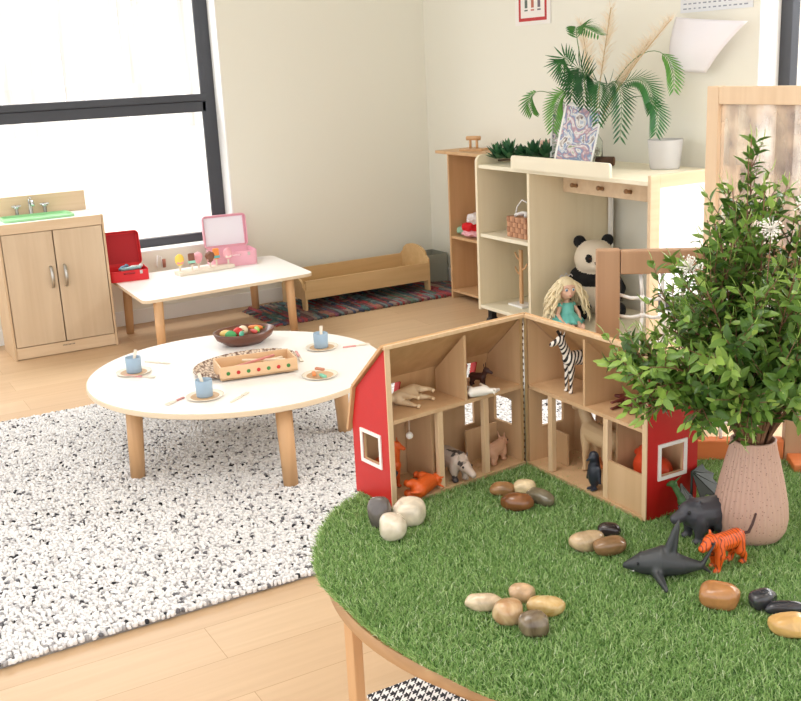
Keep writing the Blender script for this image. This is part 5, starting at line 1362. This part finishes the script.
# helper for left half positions: distance a from the hinge along the face, depth b
LA = math.atan2(-.372, .042)
def LP(a, b, z): v = Matrix.Rotation(LA, 4, 'Z') @ Vector((a, -b, 0)); return Vector((hinge.x + v.x, hinge.y + v.y, z))
def RP(a, b, z): return Vector((hinge.x + a, hinge.y + b, z))
GF = .5715 + .0085
cow = plain('cream horse plastic', (226, 202, 166), .5); white = plain('white plastic', (236, 230, 220), .5); tanp = plain('tan muzzle', (206, 150, 104), .5)
# lying cream horse on upper left floor
animal('toy_horse', 'cream toy horse lying on its side on the upper floor at the left', LP(.245, .035, UF + .0135), 0, quad(.072, .055, .0155, (.026, .016), .010, None, .8, .4, .6, .15, head_m=1), [cow, tanp], .0018, rot=(PI / 2 * .98, 0, LA + .35), hr=.010, eye=False)
# white dog/goat lying + dark fox
animal('toy_goat', 'white toy goat lying on the upper floor near the left divider', LP(.125, .03, UF + .0105), 0, quad(.042, .030, .011, (.014, .008), .0072, None, .7, .5, .5, .15, head_m=0), [white, tanp], .0014, rot=(PI / 2 * .98, 0, LA + PI - .3), hr=.0072, eye=False)
dk = plain('dark brown plastic', (64, 34, 28), .5)
animal('toy_dog', 'small dark brown toy dog behind the white goat on the upper floor', LP(.085, .062, UF), LA + 2.0, quad(.034, .022, .0085, (.008, .012), .0075, None, .6, .7, .5, .17), [dk], .0013, hr=.0075, eye=False)
# orange figures in the left stall
orp = plain('orange plastic', (214, 92, 30), .45)
animal('toy_triceratops', 'orange toy dinosaur tipped over at the floor of the leftmost stall', LP(.305, .032, GF + .019), 0, quad(.062, .034, .0185, (.014, .004), .015, None, .7, .3, .6, .2), [orp], .0018, rot=(PI / 2, 0, LA + PI + .5), hr=.015, eye=False)
animal('toy_giraffe', 'orange toy giraffe standing at the back of the leftmost stall', LP(.32, .085, GF), LA + 1.9, quad(.048, .052, .015, (.008, .042), .009, None, .8, .6, .5, .16), [orp], .0018, hr=.009, eye=False)
b = MB(); b.ball((0, 0, .02), (.02, .012, .02), seg=14); b.tube([(0, 0, .02), (.02, 0, .05)], [.01, .006], 8)
tag(b.build('toy_seal', plain('dark slate plastic', (50, 56, 66), .4)), 'dark slate toy seal standing behind the orange dinosaur', 'toy animal', loc=LP(.345, .055, GF), rz=1)
# grey spotted pig / tapir leaning out of the barn
sp, n, l, bs = newmat('grey spotted plastic'); tc = n.new('ShaderNodeTexCoord'); nz = n.new('ShaderNodeTexNoise'); nz.inputs['Scale'].default_value = 38; l.new(tc.outputs['Object'], nz.inputs['Vector']); cr = n.new('ShaderNodeValToRGB'); cr.color_ramp.elements[0].position = .56; cr.color_ramp.elements[1].position = .60
cr.color_ramp.elements[0].color = lin((182, 164, 150)); cr.color_ramp.elements[1].color = lin((62, 54, 52)); l.new(nz.outputs['Fac'], cr.inputs['Fac']); l.new(cr.outputs['Color'], bs.inputs['Base Color']); bs.inputs['Roughness'].default_value = .5
animal('toy_pig', 'grey toy pig with dark spots leaning out of the left doorway', LP(.185, .035, GF), LA + PI / 2 - .1, quad(.070, .044, .022, (.022, -.012), .015, None, 1.0, .5, .2, .17), [sp], .002, hr=.015)
pg = plain('pale pink pig plastic', (214, 168, 138), .5)
animal('toy_piglet', 'pale tan toy piglet in the stall left of the hinge', LP(.060, .04, GF), LA + PI + .3, quad(.052, .030, .017, (.014, .002), .012, None, .7, .6, .3, .18), [pg], .0018, hr=.012)
# right half, ground floor
lt = plain('pale fawn plastic', (206, 176, 136), .5)
animal('toy_llama', 'pale fawn toy horse standing at the back of the right hand doorway', RP(.165, .075, GF), PI - .05, quad(.100, .088, .024, (.028, .040), .014, None, .9, .5, .8, .13), [lt], .0022, hr=.014)
bk = plain('black slate plastic', (40, 44, 54), .4)
def peng(t_): pass
t = thing('toy_penguin', 'black toy penguin standing in the right hand doorway of the barn', 'toy animal', RP(.218, .012, GF), -PI / 2)
fuse('body', [('s', (0, 0, .035), (.014, .015, .030), 0), ('s', (.002, 0, .072), (.011, .011, .013), 0), ('c', (0, 0, .05), (0, 0, .068), .012, .010, 0), ('c', (.01, 0, .071), (.022, 0, .068), .004, .0015, 0), ('c', (0, -.014, .05), (.002, -.020, .02), .004, .003, 0), ('c', (0, .014, .05), (.002, .020, .02), .004, .003, 0), ('s', (.006, -.006, .003), (.010, .005, .003), 0), ('s', (.006, .006, .003), (.010, .005, .003), 0)], [bk], .0016, t, 2)
# big red-orange dinosaur in the right stall
ro = plain('red orange plastic', (216, 70, 30), .45)
animal('toy_dinosaur', 'large red-orange toy dinosaur filling the rightmost stall', RP(.322, .075, GF), PI, quad(.046, .066, .030, (.004, .018), .016, None, .4, .3, .3, .16, belly=1.05), [ro], .0026, hr=.018, eye=False)
# dark red lobster-like dinosaur bones: two lying deer
dr = plain('dark red brown plastic', (98, 40, 34), .45)
animal('toy_deer', 'dark red-brown toy deer lying on the upper floor at the right', RP(.275, .03, UF + .0095), 0, quad(.055, .042, .0105, (.020, .018), .0075, None, .9, .7, .5, .15), [dr], .0014, rot=(PI / 2, 0, PI + .2), hr=.0075, eye=False)
animal('toy_antelope', 'dark toy antelope lying behind the deer on the upper floor', RP(.300, .078, UF + .0095), 0, quad(.050, .038, .0105, (.018, .016), .0075, None, .9, .7, .5, .15), [dk], .0014, rot=(PI / 2, 0, PI - .3), hr=.0075, eye=False)

# shark on the turf
def shark():
    g = plain('charcoal rubber', (58, 60, 62), .45); c = at(662, 565, z=GZ + .018); hd = at(620, 566, z=GZ + .01); ang = math.atan2((hd - c).y, (hd - c).x)
    t = thing('toy_shark', 'charcoal toy shark lying on the turf beside the orange tiger', 'toy animal', (c.x, c.y, GZ - .004), ang); t.scale = (.78, 1.35, 1.4)
    P = [('c', (.082, 0, .012), (.045, 0, .017), .004, .014, 0), ('c', (.045, 0, .017), (.0, 0, .021), .014, .020, 0), ('c', (0, 0, .021), (-.045, 0, .018), .020, .012, 0), ('c', (-.045, 0, .018), (-.085, -.008, .015), .012, .005, 0),
         ('c', (-.012, 0, .035), (-.024, 0, .060), .010, .006, 0), ('c', (-.024, 0, .060), (-.034, 0, .076), .006, .0025, 0), ('c', (-.026, 0, .035), (-.034, 0, .07), .006, .003, 0),
         ('c', (.015, .014, .012), (-.012, .050, .006), .007, .0028, 0), ('c', (.005, .014, .012), (-.014, .048, .006), .006, .003, 0), ('c', (.015, -.014, .012), (-.012, -.050, .006), .007, .0028, 0), ('c', (.005, -.014, .012), (-.014, -.048, .006), .006, .003, 0),
         ('c', (-.085, -.008, .015), (-.112, -.012, .045), .005, .002, 0), ('c', (-.085, -.008, .015), (-.104, -.014, .004), .004, .002, 0)]
    fuse('body', P, [g], .0022, t, 2)
    b = MB()
    for s in (-1, 1): b.ball((.052, s * .0125, .021), .0022, seg=8)
    b.build('eyes', M['black'], t)
    b = MB(); b.tube([(.060, -.008, .0085), (.070, 0, .0065), (.060, .008, .0085)], .0011, 6); b.build('mouth', plain('pale mouth', (206, 200, 196), .5), t)
shark()
# dark elephant / hippo behind
hp = plain('dark grey hippo plastic', (66, 66, 72), .4)
c = at(700, 538, z=GZ)
animal('toy_hippo', 'dark grey toy hippopotamus between red barn and pink vase', (c.x + .0, c.y + .012, GZ - .004), RZ + PI + .35, quad(.062, .054, .029, (.010, -.002), .021, None, .45, .15, .2, .16), [hp], .0024, hr=.021)
# tiger
tg, n, l, bs = newmat('tiger plastic'); tc = n.new('ShaderNodeTexCoord'); wv = n.new('ShaderNodeTexWave'); wv.bands_direction = 'X'; wv.inputs['Scale'].default_value = 44; wv.inputs['Distortion'].default_value = 7; wv.inputs['Detail'].default_value = 2; l.new(tc.outputs['Object'], wv.inputs['Vector'])
cr = n.new('ShaderNodeValToRGB'); cr.color_ramp.elements[0].color = lin((120, 40, 12)); cr.color_ramp.elements[1].color = lin((228, 96, 30)); cr.color_ramp.elements[0].position = .05; cr.color_ramp.elements[1].position = .18; l.new(wv.outputs['Fac'], cr.inputs['Fac']); l.new(cr.outputs['Color'], bs.inputs['Base Color']); bs.inputs['Roughness'].default_value = .4
c = at(726, 564, z=GZ)
def tiger_extra(t):
    b = MB(); b.tube([(-.040, 0, .052), (-.055, .0, .050), (-.064, 0, .062), (-.070, .002, .082)], [.003, .0028, .0026, .002], 8); b.build('tail', plain('dark tail', (70, 40, 34), .5), t)
animal('toy_tiger', 'orange striped toy tiger standing on the turf in front of the vase', (c.x, c.y, GZ - .004), RZ + PI + .55, quad(.066, .050, .0165, (.013, .002), .0155, None, .35, .12, .05, .20, stance=.006), [tg, white], .0018, extra=tiger_extra, hr=.0155)
# green dragon
def dragon():
    gm = plain('green dragon plastic', (70, 110, 60), .5, var=.2, bscale=120); wm = plain('dark green wing', (34, 44, 34), .5)
    c = at(682, 520, z=GZ); t = thing('toy_dragon', 'green toy dragon with raised dark wing at the right barn wall', 'toy animal', (c.x, c.y + .02, GZ - .004), RZ + 2.6)
    P = [('c', (-.02, 0, .03), (.012, 0, .036), .012, .013, 0), ('c', (.012, 0, .036), (.030, 0, .062), .009, .006, 0), ('s', (.034, 0, .068), (.009, .007, .007), 0), ('c', (.034, 0, .068), (.050, 0, .064), .006, .003, 0),
         ('c', (.03, -.005, .073), (.020, -.008, .085), .002, .001, 0), ('c', (.03, .005, .073), (.020, .008, .085), .002, .001, 0)]
    for sx in (-.02, .012):
        for sy in (-1, 1): P += [('c', (sx, sy * .009, .026), (sx + .004, sy * .014, .014), .007, .004, 0), ('c', (sx + .004, sy * .014, .014), (sx, sy * .014, .003), .004, .003, 0), ('s', (sx + .004, sy * .014, .003), (.006, .004, .003), 0)]
    P += [('c', (-.02, 0, .03), (-.05, .004, .018), .009, .005, 0), ('c', (-.05, .004, .018), (-.085, .016, .008), .005, .0015, 0)]
    fuse('body', P, [gm], .0014, t, 1)
    for s in (-1, 1):
        b = MB()
        root = Vector((0, s * .008, .044)); tips = [Vector((-.002, s * .075, .088)), Vector((-.022, s * .085, .068)), Vector((-.040, s * .07, .048)), Vector((-.045, s * .04, .036))]
        el = Vector((.008, s * .035, .085))
        b.tube([root, el, tips[0]], [.0032, .0024, .001], 6)
        for q in tips[1:]: b.tube([el, q], [.0016, .0006], 5)
        seq = tips + [root + Vector((-.018, 0, -.002))]
        for p_, q_ in zip(seq[:-1], seq[1:]):
            mid = (p_ + q_) / 2 * .82 + el * .18
            for tri in ((el, p_, mid), (el, mid, q_)):
                t_ = bmesh.new(); nn = (tri[1] - tri[0]).cross(tri[2] - tri[0]).normalized() * .0004
                A = [t_.verts.new(v + nn) for v in tri]; B = [t_.verts.new(v - nn) for v in tri]
                t_.faces.new(A); t_.faces.new(B[::-1])
                for i in range(3): t_.faces.new((A[i], B[i], B[(i + 1) % 3], A[(i + 1) % 3]))
                b._merge(t_, Matrix())
        b.build('wing', wm, t)
    b = MB()
    for k in range(7): b.tube([(.02 - k * .012, 0, .045 - .002 * k), (.017 - k * .012, 0, .054 - .003 * k)], [.002, .0004], 5)
    b.build('spines', wm, t)
dragon()
